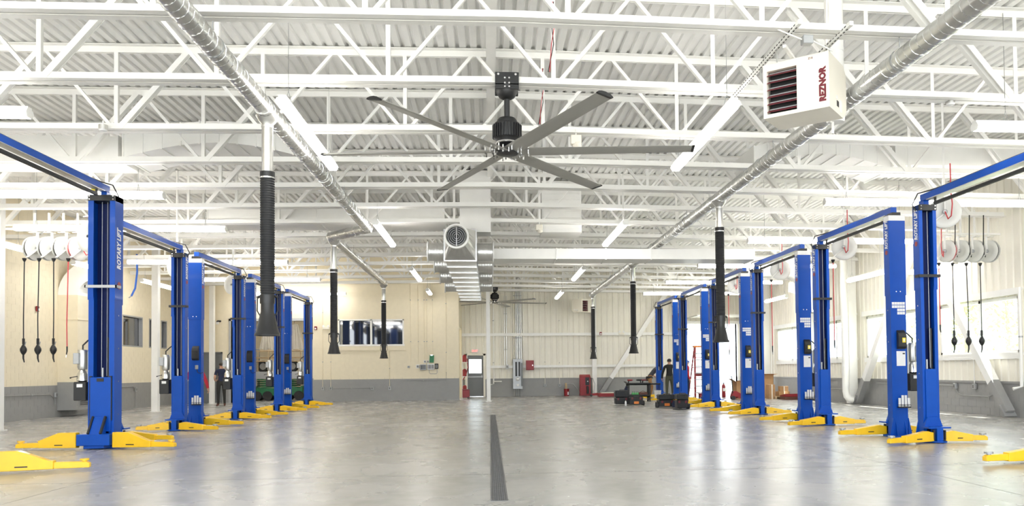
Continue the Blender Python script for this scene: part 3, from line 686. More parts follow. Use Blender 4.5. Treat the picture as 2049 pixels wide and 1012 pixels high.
# front transition square -> round, round cowl raised
n = 16; b = MB(); cx_, cz_, rr_ = -.07, .52, .27
sq = []
for j in range(n):
    a = 2*PI*j/n; c, s = math.cos(a), math.sin(a); k = 1/max(abs(c), abs(s)); sq.append((c*k*w_, .2, h_/2+s*k*h_/2))
rd = [(cx_+rr_*math.cos(2*PI*j/n), -.35, cz_+rr_*math.sin(2*PI*j/n)) for j in range(n)]
b.add(sq+rd, [(j, (j+1) % n, n+(j+1) % n, n+j) for j in range(n)]); b.obj('transition', GALV2, tr)
RX = Matrix.Rotation(-PI/2, 3, 'X')
MB().lathe([(rr_, 0), (rr_+.045, 0), (rr_+.045, .12), (rr_-.02, .12), (rr_-.03, 0)], 24, (cx_, -.36-.1, cz_), Matrix.Rotation(-PI/2, 3, 'X'), cap=False).obj('front_outlet', WHITE, tr, True)
for r in (.06, .11, .16, .21): MB().lathe([(r, 0), (r+.012, 0), (r+.006, .03)], 20, (cx_, -.40, cz_), RX, cap=False).obj('diffuser_ring', STEELG, tr, True)
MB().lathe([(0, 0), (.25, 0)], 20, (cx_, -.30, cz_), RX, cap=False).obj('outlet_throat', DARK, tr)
MB().box(cx_-.008, cx_+.008, -.43, -.41, cz_-.26, cz_+.26).obj('diffuser_bar', CHROME, tr)
RY = Matrix.Rotation(PI/2, 3, 'Y')
for k, y in enumerate((.62, 3.1, 5.9, 8.9)):
    for s in (-1, 1):
        M = RY if s > 0 else Matrix.Rotation(-PI/2, 3, 'Y')
        prof = [(.235, 0)]
        for i in range(5): prof += [(.235, .06+i*.08), (.24, .075+i*.08), (.235, .09+i*.08)]
        prof += [(.235, .46)]
        o = MB().lathe(prof, 24, (s*w_, y, .27), M, cap=False).obj('side_outlet', GALV2, tr, True)
        MB().lathe([(.24, .44), (.275, .45), (.275, .48), (.22, .48)], 24, (s*w_, y, .27), M, cap=False).obj('outlet_rim', WHITE, o, True)
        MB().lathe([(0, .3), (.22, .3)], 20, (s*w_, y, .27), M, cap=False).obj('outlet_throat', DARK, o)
for y in (1.5, 5, 9):
    for s in (-1, 1): MB().box(s*(w_+.03)-.01, s*(w_+.03)+.01, y-.01, y+.01, h_, 1.15).obj('hanger_strap', GALV, tr)
MB().box(-.02, .8, .55, 1.25, h_+.02, 2.45).obj('riser', WHITE, tr)
# ================================================================== WHITE PAINTED DUCTS
def white_run(label, pts, name='white_duct'):
    """rectangular painted duct; pts = list of (x, zc, h) stations, y range given"""
    x0 = pts[0][0]; t = thing(name, label, 'duct', (x0, pts[0][3], pts[0][1]))
    for a, c in zip(pts, pts[1:]):
        b = MB(); A = []
        for (x, z, h, y0, y1) in (a, c): A += [(x-x0, y0-pts[0][3], z-h/2-pts[0][1]), (x-x0, y1-pts[0][3], z-h/2-pts[0][1]), (x-x0, y1-pts[0][3], z+h/2-pts[0][1]), (x-x0, y0-pts[0][3], z+h/2-pts[0][1])]
        b.add(A, [(0, 1, 2, 3), (7, 6, 5, 4), (0, 4, 5, 1), (1, 5, 6, 2), (2, 6, 7, 3), (3, 7, 4, 0)]); b.obj('duct_section', WHITE, t)
    for p in pts:
        x, z, h, y0, y1 = p; MB().box(x-x0-.015, x-x0+.015, y0-pts[0][3]-.02, y1-pts[0][3]+.02, z-h/2-.02-pts[0][1], z+h/2+.02-pts[0][1]).obj('flange', WHITE, t)
    return t
def arch(xa, xb, y0, y1, za, rise, n=10, h=.42):
    return [(xa+(xb-xa)*i/n, za+rise*math.sin(PI*i/n), h, y0, y1) for i in range(n+1)]
white_run('white rectangular duct above the trusses at the upper left', [(-13.5, 5.62, .44, 15.72, 16.8), (-10.3, 5.62, .44, 15.72, 16.8), (-7.0, 5.62, .44, 15.72, 16.8)])
white_run('arched white offset duct above the trusses, upper left behind the big hose', arch(-6.9, -3.4, 15.72, 16.9, 5.66, .3))
white_run('arched white offset duct above the trusses, upper right', arch(5.4, 8.3, 15.72, 16.9, 5.62, .3))
white_run('white rectangular duct above the trusses at the upper right', [(8.4, 5.72, .44, 15.72, 16.8), (10.5, 5.72, .44, 15.72, 16.8), (13.3, 5.72, .44, 15.72, 16.8)])
white_run('long white crosswise duct below the trusses right of the central air duct', [(-.3, 4.6, .29, 22.3, 23.2), (1.9, 4.6, .29, 22.3, 23.2), (3.3, 4.6, .29, 22.3, 23.2), (4.6, 4.6, .29, 22.3, 23.2), (7.6, 4.6, .29, 22.3, 23.2)])
white_run('white crosswise duct between the trusses left of the central air duct', [(-7.4, 5.62, .42, 21.75, 23.4), (-4.6, 5.62, .42, 21.75, 23.4), (-1.2, 5.62, .42, 21.75, 23.4)])
t = thing('white_riser_duct', 'white vertical duct with louvered face hung among trusses right of centre', 'duct', (2.0, 21.7, 5.1))
MB().box(-.55, .55, 0, 1.0, 0, 1.42).obj('duct_body', WHITE, t, bevel=.01)
for k in range(8): MB().box(-.5, .5, -.02, 0, .1+k*.16, .13+k*.16).obj('duct_rib', WHITE, t)
def riser(label, X, y0, y1, s, ztop, zpaint, d=.62):
    """painted duct on a side wall with a rounded elbow at its top and a grille at its foot; s = +1 left wall"""
    t = thing('return_air_duct', label, 'duct', (X, (y0+y1)/2, .2)); hw = (y1-y0)/2
    MB().box(0, s*d, -hw, hw, 0, zpaint-.2).obj('painted_base', GREYP, t); MB().box(0, s*d, -hw, hw, zpaint-.2, ztop-.2).obj('duct_body', CREAM if s > 0 else WHITE, t)
    for z in (1.4, 2.9): MB().box(-.0, s*(d+.02), -hw-.02, hw+.02, z, z+.04).obj('flange', CREAM if s > 0 else WHITE, t)
    ca, R = s*(d+.5), d+.5; poly = [(ca-s*R*math.cos(a), ztop-.2+R*math.sin(a)) for a in [PI/2*i/8 for i in range(9)]]+[(ca-s*.5*math.cos(a), ztop-.2+.5*math.sin(a)) for a in [PI/2*i/8 for i in range(8, -1, -1)]]
    MB().prism([(u, w) for u, w in poly], 'y', -hw, hw).obj('elbow', WHITE, t)
    MB().box(s*d, s*(d+.02), -hw+.1, hw-.1, .12, .5).obj('grille_frame', GREYP, t)
    for k in range(6): MB().box(s*(d+.015), s*(d+.03), -hw+.14, hw-.14, .16+k*.05, .18+k*.05).obj('grille_blade', DARK, t)
riser('cream duct down the left wall with a rounded elbow, behind the nearest left lift', XL, 26.9, 28.2, 1, 3.9, 1.1)
riser('pale duct down the right wall between the far windows', XR, 31.7, 32.4, -1, 4.0, .9, .4)
t = thing('white_duct_elbow', 'large round white duct elbow curving down beside the right wall column', 'duct', (11.55, 27.9, 3.3))
MB().tube([(0, 0, .0)]+arc((-.95, 0, .75), .95, 0, PI/2, 8)+[(-2.6, 0, 1.7)], .42, 18, False).obj('elbow_pipe', WHITE, t, True)
MB().lathe([(.42, 0), (.45, 0), (.45, .05), (.42, .05)], 18, cap=False).obj('rim', WHITE, t, True)
t = thing('downspout_pipe', 'white round pipe standing before the right wall column', 'pipe', (12.7, 27.6, .12))
MB().tube([(.25, .0, .05), (.12, 0, .07), (.03, 0, .18), (0, 0, .35), (0, 0, 6.2)], .12, 14).obj('pipe', WHITE, t, True)
MB().lathe([(.125, 2.9), (.125, 2.95)], 14).obj('pipe_band', WHITE, t, True)
# ================================================================== TWO-POST LIFTS
CC = 3.42
def cprofile(w, d, lip=None, th=.025):
    lip = w*.2 if lip is None else lip   # C channel open toward -Y
    return [(-w/2, -d/2), (-w/2, d/2), (w/2, d/2), (w/2, -d/2), (w/2-lip, -d/2), (w/2-lip, -d/2+th), (w/2-th, -d/2+th), (w/2-th, d/2-th), (-w/2+th, d/2-th), (-w/2+th, -d/2+th), (-w/2+lip, -d/2+th), (-w/2+lip, -d/2)]
def cchannel(b, w, d, z0, z1, fy=1, y=0):
    pr = cprofile(w, d); vs = [(x, yy*fy+y, z0) for x, yy in pr]+[(x, yy*fy+y, z1) for x, yy in pr]; n = 12
    b.add(vs, [(i, (i+1) % n, (i+1) % n+n, i+n) for i in range(n)]+[tuple(i+n for i in q) for q in ((0, 1, 8, 9), (9, 10, 11, 0), (1, 2, 7, 8), (2, 3, 6, 7), (3, 4, 5, 6))])
def arm(parent, pv, tip, z0=.03, w=.12, hh=1.0, gusset=False):
    d = Vector((tip[0]-pv[0], tip[1]-pv[1], 0)); L = d.length; d.normalize(); sd_ = Vector((-d.y, d.x, 0)); O = Vector((pv[0], pv[1], 0))
    def P(pr, a, b): 
        m = MB(); n = len(pr)
        m.add([O+d*u+sd_*a+Vector((0, 0, z)) for u, z in pr]+[O+d*u+sd_*b+Vector((0, 0, z)) for u, z in pr], [tuple(range(n)), tuple(range(2*n-1, n-1, -1))]+[(i, i+n, (i+1) % n+n, (i+1) % n) for i in range(n)]); return m
    t0 = .21*hh
    pr = [(.02, z0), (.02, t0-.03), (.16, t0), (.5*L, .165), (.66*L, .145), (.66*L, z0)] if not gusset else [(.12, z0), (.12, .30), (.42, .30), (.78, .155), (.66*L, .15), (.66*L, z0+.01)]
    a = P(pr, -w/2, w/2).obj('arm', YEL, parent, bevel=.006)
    P([(.6*L, z0+.012), (.6*L, .13), (L-.04, .125), (L, .10), (L, z0+.012)], -w*.36, w*.36).obj('extension', YEL, a, bevel=.005)
    c = O+d*(L-.07)
    MB().lathe([(.03, .1), (.03, .14), (.058, .14), (.058, .165), (0, .165)], 10, c).obj('lift_pad', STEELG if not gusset else YEL, a, True)
    if not gusset: MB().lathe([(.055, .04), (.055, .185)], 10, O+d*.02).obj('restraint_gear', BLACK, a)
    m = P([(.30*L, .075), (.30*L, .092), (.42*L, .092), (.42*L, .075)], -w/2-.002, w/2+.002); m.obj('arm_decal', DARK, a)
    return a
def power_unit(parent, x, y, s):
    """motor, pump and oil tank on the wall side of a column; s = outward x direction"""
    p = MB().box(min(0, s*.03)+x, max(0, s*.03)+x, y-.1, y+.1, 1.2, 1.75).obj('power_unit', STEELG, parent)
    c = (x+s*.16, y, 0)
    MB().lathe([(0, 1.42), (.07, 1.42), (.085, 1.46), (.085, 1.75), (.07, 1.78), (0, 1.78)], 14, c).obj('motor', GALV2, p, True)
    MB().lathe([(.06, 1.2), (.1, 1.22), (.1, 1.3), (.05, 1.42)], 12, c).obj('pump_body', CHROME, p, True)
    MB().box(c[0]-.11, c[0]+.11, y-.11, y+.11, .86, 1.2).obj('oil_tank', BLACK, p, bevel=.012)
    MB().box(c[0]-.05, c[0]+.05, y-.115, y-.11, 1.1, 1.16).obj('tank_label', LABEL, p)
    MB().box(c[0]+s*.06-.05, c[0]+s*.06+.05, y-.13, y-.05, 1.52, 1.72).obj('switch_box', STEELG, p, bevel=.008)
    MB().tube([(c[0], y, 1.76), (c[0], y, 1.86), (c[0]-s*.08, y+.02, 1.95), (x+s*.01, y+.02, 2.0)], .014, 6).obj('power_cable', BLACK, p, True)
    MB().tube([(c[0]+s*.05, y-.08, 1.3), (c[0]+s*.14, y-.1, 1.28), (c[0]+s*.17, y-.1, 1.27)], [.008, .008, .016], 6).obj('release_lever', BLACK, p, True)
def lift_parts(t, s, w=.30, d=.19, cc=CC, zt=4.2, heavy=False, near=True, nofar=False):
    """s = +1: aisle toward -X (right row), -1: left row.  Local origin: far column b on the floor, near column a at y = -cc"""
    ai = -s; ze = 2.7
    for (y, fy, nm) in ((0, 1, 'b'), (-cc, -1, 'a')):
        b = MB(); cchannel(b, w, d, .0, ze+.03, fy, y); col = b.obj('column', BLUE, t)
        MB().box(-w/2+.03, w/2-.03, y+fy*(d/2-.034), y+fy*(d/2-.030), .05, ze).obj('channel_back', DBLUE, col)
        b = MB(); b.box(-w/2-.05, w/2+.05, min(y-fy*.2, y+fy*.22), max(y-fy*.2, y+fy*.22), 0, .025); b.obj('base_plate', BLUE, t)
        for sx in (-1, 1):
            MB().prism([(sx*w/2, .02), (sx*(w/2+.07), .02), (sx*w/2, .36)], 'y', y+fy*d/2-.02, y+fy*d/2).obj('base_gusset', BLUE, t)
        if nm == 'a':
            for sx in (-.09, .09): MB().prism([(y-d/2, .3), (y-d/2-.07, .02), (y-d/2, .02)], 'x', sx-.006, sx+.006).obj('base_gusset', BLUE, t)
        b = MB(); cchannel(b, w+.02, d+.02, ze-.02, zt-.02, fy, y); ext = b.obj('column_extension', BLUE, t)
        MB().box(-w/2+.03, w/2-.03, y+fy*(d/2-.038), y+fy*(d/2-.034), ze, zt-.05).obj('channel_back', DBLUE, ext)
        b = MB()
        for sx in (-.1, .1): b.tube([(sx*.4, y+fy*(d/2+.006), ze+.05), (sx*.4, y+fy*(d/2+.016), ze+.05)], .011, 6)
        for zz in (.6, 1.2, 1.8, 2.4): b.tube([(ai*(w/2), y, zz), (ai*(w/2+.008), y, zz)], .012, 6)
        stuff(b.obj('bolt', CHROME, col))
        if nm == 'b':
            MB().box(-w/2-.01, w/2+.01, y-d/2-.03, y+d/2+.01, zt-.12, zt-.015).obj('top_cap', BLACK, t)
            b = MB()
            for sx in (-1, 1):
                for zz in (zt-.04, zt-.095): b.tube([(sx*(w/2-.02), y-d/2-.04, zz), (sx*(w/2-.02), y-d/2-.03, zz)], .014, 6)
            stuff(b.obj('cap_bolt', CHROME, t))
        else:
            MB().box(-w/2-.012, w/2+.012, y-d/2-.014, y+d/2, zt-.10, zt).obj('top_cap', LABEL, t); MB().box(-.08, .08, y-.1, y+.1, zt, zt+.06).obj('cap_bracket', BLACK, t)
        # lettering on the aisle side of the extension, reading upward
        tz, kx, ky = (3.62, .86, 1.38) if heavy else (3.84, .62, .95)
        tx = link('brand_lettering', LETTER, ext)
        tx.matrix_local = frame((0, 0, 1), Vector((ai, 0, 0)).cross(Vector((0, 0, 1))), (ai, 0, 0), (ai*(w/2+.0105), y, tz)) @ Matrix.Diagonal((kx, ky, 1, 1))
        ez, er = (2.95, .07) if heavy else (3.5, .045)
        MB().lathe([(er, 0), (er, .004), (0, .004)], 12, (ai*(w/2+.0105), y, ez), Matrix.Rotation(ai*PI/2, 3, 'Y')).obj('emblem_disc', RED, ext)
    # ---- far column: rail side faces the camera
    y = -d/2
    for x in (-.055, .04):
        MB().tube([(x, -.02, 1.3), (x, -.02, zt-.1)], .006, 6).obj('lift_cable', STEELG, t)
    MB().tube([(-ai*.0+.07, .0, 1.25), (.07, .0, 2.0)], .03, 10).obj('hydraulic_cylinder', BLACK, t, True)
    MB().tube([(-.03, -.03, 1.25), (-.03, -.03, 1.45)], .02, 8).obj('cylinder_rod', STEELG, t, True)
    b = MB(); b.bar((-w/2-.05, y-.04, 2.92), (w/2+.05, y-.04, 2.92), .02, .05); b.box(-w/2-.05, -w/2-.03, y-.05, 0, 2.895, 2.945); b.box(w/2+.03, w/2+.05, y-.05, 0, 2.895, 2.945)
    b.obj('cable_guard', BLACK if not heavy else STEELG, t)
    for (yc, fy) in ((0, 1), (-cc, -1)):
        f0 = yc-fy*d/2
        def yy(a, b_): return (min(f0-fy*a, f0-fy*b_), max(f0-fy*a, f0-fy*b_))
        cb = MB(); cb.box(-w/2+.045, w/2-.045, *yy(-.1, .03), .3, 1.28); car = cb.obj('carriage', BLUE, t, bevel=.006)
        if not heavy:
            MB().prism([(-w/2+.045, .44), (w/2-.045, .44), (w/2+.02, .27), (-w/2-.02, .27)], 'y', f0-fy*.005, f0-fy*.06).obj('carriage_skirt', BLUE, car)
            MB().box(-.2, .2, *yy(.0, .26), .25, .275).obj('head_plate', BLUE, car); MB().lathe([(.15, .012), (.15, .035), (0, .035)], 18, (0, f0-fy*.18, 0)).obj('foot_plate', BLUE, car)
            MB().box(-.055, .055, *yy(.06, .26), .03, .25).obj('pivot_post', BLUE, car)
            for sx in (-1, 1):
                for k in range(3): MB().box(sx*.1-.012, sx*.1+.012, *yy(.2+.02*k, .21+.02*k), .06, .22).obj('gear_tooth', BLACK, car)
        else:
            MB().box(-.28, .28, *yy(.02, .3), .07, .27).obj('arm_box', BLUE, car, bevel=.008); MB().box(-.17, .17, *yy(.0, .26), .02, .07).obj('foot_plate', BLUE, car)
            MB().prism([(f0-fy*.03, .56), (f0-fy*.06, .56), (f0-fy*.24, .27), (f0-fy*.03, .27)], 'x', -.1, .1).obj('ramp', BLUE, car)
            for sx in (-1, 1):
                m = MB(); m.bar((sx*.105, f0-fy*.055, .57), (sx*.105, f0-fy*.25, .275), .05, .03, (1, 0, 0)); m.obj('bumper_pad', DARK, car)
                MB().box(sx*(w/2-.055)-.022, sx*(w/2-.055)+.022, *yy(.0, .025), .5, 1.3).obj('slider_block', DARK, car)
            MB().box(-.06, .06, *yy(.03, .04), 1.2, 1.26).obj('cable_slot', BLACK, car)
        for sx in (-1, 1):
            inner = sx == ai                    # toward the aisle
            if heavy: tip = (sx*1.45 if sx > 0 else sx*1.35, f0-fy*(.42 if sx > 0 else .15)); pv = (sx*.2, f0-fy*.16)
            else:
                tip = ((sx*1.08, f0-fy*.55) if inner else (sx*.83, f0-fy*.28)) if fy > 0 else ((sx*1.1, f0-fy*.05) if inner else (sx*.9, f0-fy*.4)); pv = (sx*.1, f0-fy*.18)
            arm(t, pv, tip, .03, .13 if heavy else .115, 1.0, heavy)
    # ---- near column: flat back faces the camera
    yb = -cc-d/2
    cb = MB(); cb.prism([(yb-.001, 2.02), (yb-.07, 1.96), (yb-.09, 1.9), (yb-.09, 1.70), (yb-.05, 1.66), (yb-.001, 1.66)], 'x', -.05, .11); ctl = cb.obj('control_box', BLACK, t, bevel=.006)
    if s > 0:
        MB().box(.02, .085, yb-.094, yb-.09, 1.78, 1.87).obj('yellow_label', LYEL, ctl); MB().box(.04, .065, yb-.096, yb-.094, 1.8, 1.85).obj('warning_mark', WHITE, ctl)
        MB().box(-.055, .12, yb-.004, yb-.001, 1.34, 1.62).obj('instruction_sheet', LABEL, t); MB().box(.065, .11, yb-.006, yb-.004, 1.56, 1.585).obj('sheet_mark', BLACK, t)
        for r, cols in enumerate(((-2, -1, 0, 1, 2), (-2, -1, 0, 1, 2), (0, 1, 2), (0, 1, 2))):
            for c in cols: MB().box(-.022+c*.052, .026+c*.052, yb-.003, yb-.001, 2.5-r*.062, 2.55-r*.062).obj('warning_decal', LABEL, t); 
    else:
        MB().box(.02, .09, yb-.05, yb-.001, 1.44, 1.54).obj('outlet_box', STEELG, t, bevel=.006); MB().tube([(.06, yb-.03, 1.44), (.08, yb-.03, 1.36), (.14, yb-.02, 1.33), (.2, yb-.01, 1.36)], .008, 6).obj('cable', BLACK, t, True)
    rk = MB().box(-.06, .17, yb-.08, yb-.001, .55, .575).box(-.06, .17, yb-.08, yb-.001, .60, .61).obj('adapter_rack', BLACK, t)
    for k, hgt in enumerate((.16, .21, .21, .16)): MB().lathe([(.024, .575), (.024, .575+hgt), (0, .575+hgt)], 10, (-.035+k*.06, yb-.045, 0)).obj('adapter', GALV2 if False else LABEL, rk, True)
    power_unit(t, s*(w/2+.005), 0 if s < 0 else -cc, s)
    # ---- overhead beam
    zb = zt+.06
    MB().box(-.06, .06, -cc, .02, zb, zb+.12).obj('overhead_beam', BLUE, t, bevel=.005)
    MB().box(-.075, .075, -cc+.2, -.2, zb-.012, zb).obj('beam_reflection', GALV2, t)  # light reflected on the beam's underside, put in as a pale metal strip
    MB().bar((s*.0, -cc+.35, zb-.10), (s*.0, -.35, zb-.10), .05, .05).obj('limit_bar', DARK, t)
    for q in (-cc+.36, -.36): MB().box(-.012, .012, q-.02, q+.02, zb-.09, zb).obj('bar_hanger', BLACK, t)
    MB().box(-.05, .05, -.08, .08, zt-.04, zb+.02).obj('beam_post', BLUE, t)
    if s < 0: MB().box(-.10, -.03, -.34, -.28, zb-.03, zb+.03).obj('limit_switch', LYEL, t)
    MB().tube([(-s*.1, 0, zt-.2), (-s*.22, 0, zt), (-s*.14, -.05, zb+.13), (-s*.02, -.2, zb+.15), (0, -.6, zb+.14), (0, -cc+.4, zb+.14)], .012, 6).obj('hydraulic_hose', BLACK, t, True)
_l = bpy.data.objects.new('tmp', None)
LETTER = None
def _letter():
    cu = bpy.data.curves.new('brand_lettering', 'FONT'); cu.body = 'ROTARY LIFT'; cu.size = .145; cu.extrude = .001; cu.offset = .006; cu.shear = .15
    cu.align_x = 'CENTER'; cu.align_y = 'CENTER'; cu.resolution_u = 2
    t = bpy.data.objects.new('brand_lettering', cu); COL.objects.link(t); dg = bpy.context.evaluated_depsgraph_get()
    me = bpy.data.meshes.new_from_object(t.evaluated_get(dg)); bpy.data.objects.remove(t); me.materials.clear(); me.materials.append(LABEL)
    return me
bpy.data.objects.remove(_l)
LETTER = _letter()
rl = thing('two_post_lift', 'nearest blue two-post lift of the right row, far post beside white hose reel', 'lift', (7.73, 13.52, 0), 0, 'blue lifts of the right row')
lift_parts(rl, 1)
for k in range(1, 6): dup(rl, (7.73, 13.52+4.486*k, 0), 0, ['', 'second blue two-post lift of the right row', 'third blue two-post lift of the right row', 'fourth blue two-post lift of the right row', 'fifth right-row blue two-post lift, in front of the red stepladder', 'farthest blue two-post lift of the right row, two men working at it'][k])
ll = thing('two_post_lift', 'second blue two-post lift of the left row, partly hidden by the heavy lift', 'lift', (-7.31, 19.626, 0), 0, 'blue lifts of the left row')
lift_parts(ll, -1)
for k in range(2, 5): dup(ll, (-7.31, 15.14+4.486*k, 0), 0, ['', '', 'third blue two-post lift of the left row, right of a white column', 'fourth blue two-post lift of the left row, beside the big hose', 'farthest blue two-post lift of the left row'][k])
hl = thing('two_post_lift', 'nearest left heavy blue two-post lift with thick yellow gusset arms and ramps', 'lift', (-6.99, 15.25, 0), 0, 'blue lifts of the left row')
lift_parts(hl, -1, .45, .30, 4.15, 4.6, True)
# ================================================================== HOSE REELS
RZ90 = Matrix.Rotation(PI/2, 3, 'Y')
def reel(label, p, rz, hose_m, drop, r=.28, w=.09, big=False, gun=False, grp=None, ztop=5.35, loop=True):
    """reel axis along local X; hose leaves the bottom front"""
    t = thing('hose_reel', label, 'hose reel', p, rz, grp)
    for sx in (-1, 1):
        MB().lathe([(.03, 0), (r*.55, .004), (r*.62, .018), (r*.92, .012), (r, .0), (r, -.012), (.03, -.012)], 22, (sx*w/2, 0, 0), Matrix.Rotation(sx*PI/2, 3, 'Y'), cap=False).obj('reel_flange', REELW, t, True)
    MB().lathe([(r*.86, -w/2+.012), (r*.9, -w/4), (r*.86, 0), (r*.9, w/4), (r*.86, w/2-.012)], 22, (0, 0, 0), RZ90, cap=False).obj('hose_coil', hose_m, t, True)
    b = MB(); b.bar((w/2+.045, 0, -.06), (w/2+.045, 0, r+.1), .02, .075, (1, 0, 0)); b.bar((w/2+.045, 0, -.02), (w/2+.045, -r*.95, -r*.85), .02, .07, (1, 0, 0)); b.obj('support_arm', WHITE, t, bevel=.004)
    MB().lathe([(.05, 0), (.05, .05), (.03, .07), (0, .07)], 12, (w/2+.03, 0, 0), RZ90).obj('axle_cap', STEELG, t, True)
    MB().box(-w/2-.02, w/2+.06, -.1, .1, r+.08, r+.1).obj('mount_plate', WHITE, t)
    MB().box(-.02, .02, -.02, .02, r+.1, ztop-p[2]).obj('hanger_post', WHITE, t)
    MB().lathe([(.02, -.08), (.045, -.03), (.05, 0), (.0, .01)], 10, (0, -r*.9, -r*.92)).obj('hose_stop', BLACK, t, True)
    z0 = -r*.95; L = drop; sway = random.uniform(-.04, .04)
    MB().tube([(0, -r*.9, z0), (sway*.4, -r*.9, z0-L*.35), (sway, -r*.9, z0-L*.75), (sway*.6, -r*.9, z0-L)], .013, 6).obj('hose', hose_m, t, True)
    e = Vector((sway*.6, -r*.9, z0-L))
    if gun:
        g = MB().tube([e, e-Vector((0, 0, .14))], .03, 8).obj('swivel', BLACK, t, True)
        MB().lathe([(.02, -.40), (.05, -.36), (.075, -.3), (.075, -.25), (.05, -.2), (.02, -.14)], 12, e).obj('meter_gun', BLACK, t, True)
        MB().tube([e-Vector((0, 0, .38)), e-Vector((-.0, .0, .48)), e-Vector((-.03, 0, .58))], [.022, .02, .012], 7).obj('nozzle', BLACK, t, True)
        MB().bar(e+Vector((.03, 0, -.2)), e+Vector((.075, 0, -.08)), .015, .012).obj('trigger', STEELG, t)
    else:
        MB().tube([e, e-Vector((0, 0, .12)), e-Vector((.02, 0, .2))], [.018, .017, .012], 7).obj('coupler', BLACK, t, True)
        MB().tube([e-Vector((.02, 0, .2)), e-Vector((.025, 0, .27))], .008, 6).obj('coupler_tip', CHROME, t, True)
    if loop:
        MB().tube([(w/2+.09, 0, 0), (w/2+.16, .05, -.16), (w/2+.26, .1, -.12), (w/2+.32, .12, .1), (w/2+.28, .1, .35), (w/2+.26, .1, .9)], .013, 6).obj('supply_hose', hose_m, t, True)
    return t
for i, x in enumerate((-11.2, -10.86, -10.52, -10.18)):
    reel(['leftmost white oil hose reel of the left cluster, black hose', 'second white oil hose reel of the left cluster, black hose', 'third white oil hose reel of the left cluster, black hose', 'rightmost white reel of the left cluster, with red hose'][i],
         (x, 20.75, 4.46), math.radians(-20), RHOSE if i == 3 else DARK, 1.95 if i < 3 else 2.15, .30, .1, gun=i < 3, grp='left cluster of hose reels', loop=i == 3)
for i, x in enumerate((11.75, 12.12, 12.5, 12.88)):
    reel(['leftmost white reel of the right cluster, with red hose', 'second white oil hose reel of the right cluster, black hose', 'third white oil hose reel of the right cluster, black hose', 'rightmost white oil hose reel of the right cluster, black hose'][i],
         (x, 19.5, 4.28), math.radians(200), RHOSE if i == 0 else DARK, 1.75 if i else 1.6, .29, .1, gun=i > 0, grp='right cluster of hose reels', loop=True)
for y, xs, zs, nm in ((-12.6, -9.6, 4.5, 'left'), (11.4, 13.2, 4.28, 'right')):
    b = MB(); yy = 20.75 if nm == 'left' else 19.5
    b.bar((y if nm == 'left' else 11.4, yy, zs+.45), (xs, yy, zs+.45), .05, .05); o = b.obj('reel_mounting_rail', WHITE); tag(o, 'white rail carrying the %s cluster of hose reels' % nm, 'rail')
for k in range(4):
    reel('%s large white air reel with red hose over the right lifts' % ORD[k], (9.0, 15.0+4.486*k, 4.36), math.radians(-118), RHOSE, 2.05, .31, .12, True, False, 'white air reels of the right row', 6.56)
for k in range(3):
    reel('%s large white air reel with red hose behind the left lifts' % ORD[k], (-7.98, 16.75+4.486*k, 4.1), math.radians(62), RHOSE, 1.75, .31, .12, True, False, 'white air reels of the left row', 5.4 if k == 0 else 6.56, loop=False)
# ================================================================== WALL FIXTURES
def wall_box(name, label, cat, p, sz, m, extra=None, rz=0, grp=None):
    """a box on a wall, back at local y=0, projecting to -Y; p = bottom centre"""
    t = thing(name, label, cat, p, rz, grp); w, d, h = sz
    MB().box(-w/2, w/2, -d, 0, 0, h).obj('box_body', m, t, bevel=min(.012, w*.08))
    if extra: extra(t, w, d, h)
    return t
def outlet_face(t, w, d, h):
    MB().box(-w*.3, w*.3, -d-.006, -d, h*.2, h*.8).obj('cover_plate', GREYP, t); MB().box(-w*.1, w*.1, -d-.012, -d-.006, h*.32, h*.46).box(-w*.1, w*.1, -d-.012, -d-.006, h*.55, h*.7).obj('socket', BLACK, t)
def conduit(label, pts, m, r=.013, straps=True):
    o = Vector(pts[0]); t = thing('conduit', label, 'conduit', o)
    q = [Vector(p)-o for p in pts]
    MB().tube(q, r, 7).obj('pipe', m, t, True)
    for a, c in zip(q, q[1:]):
        n = int((c-a).length/1.6)
        for k in range(n): MB().tube([a.lerp(c, (k+.5)/n)-(c-a).normalized()*.02, a.lerp(c, (k+.5)/n)+(c-a).normalized()*.02], r+.008, 7).obj('strap', STEELG, t)
WY = YB-.02
for i, (x, z) in enumerate(((-7.59, .52), (-7.23, .52), (-5.37, .5), (-4.58, .5))):
    wall_box('outlet_box', ['grey outlet box low on back wall, first right of the farthest left lift', 'grey outlet box low on back wall, second right of the farthest left lift', 'grey outlet box at the right end of the low crosswise conduit', 'grey outlet box low on back wall, under the right end of the office window'][i], 'outlet', (x, WY, z), (.13, .06, .16), STEELG, outlet_face, 0, 'back wall outlets')
conduit('grey conduit running sideways between two low outlets on the back wall', [(-7.16, YB-.03, .6), (-5.44, YB-.03, .6)], GREYP)
for x, l in ((-7.59, 'leftmost thin conduit rising up the back wall beside the fire alarm'), (-7.23, 'thin conduit rising up the back wall behind the middle hose'), (-4.58, 'thin conduit dropping below the office window on the back wall')):
    conduit(l, [(x, YB-.03, .68), (x, YB-.03, 5.2 if x < -5 else 2.3)], CREAM, .011)
for x, l in ((-3.62, 'thin cream conduit just right of the office window'), (-3.27, 'cream conduit above the first small wall box'), (-3.0, 'pair of cream conduits, left one, above the grey panel'), (-2.88, 'cream conduit, right one of the pair above the grey panel'), (-2.62, 'cream conduit above the green clipboard'), (-2.0, 'cream conduit right of the wall boxes, ending at the grey band')):
    conduit(l, [(x, YB-.03, 1.75 if x != -2.0 else 1.07), (x, YB-.03, 5.6)], CREAM, .02 if x in (-3.0, -2.88) else .013)
conduit('long thin grey rail low on the back wall right half', [(-4.1, YB-.04, .92), (-2.0, YB-.04, .92), (-2.0, YB-.04, 1.3)], GREYP, .012)
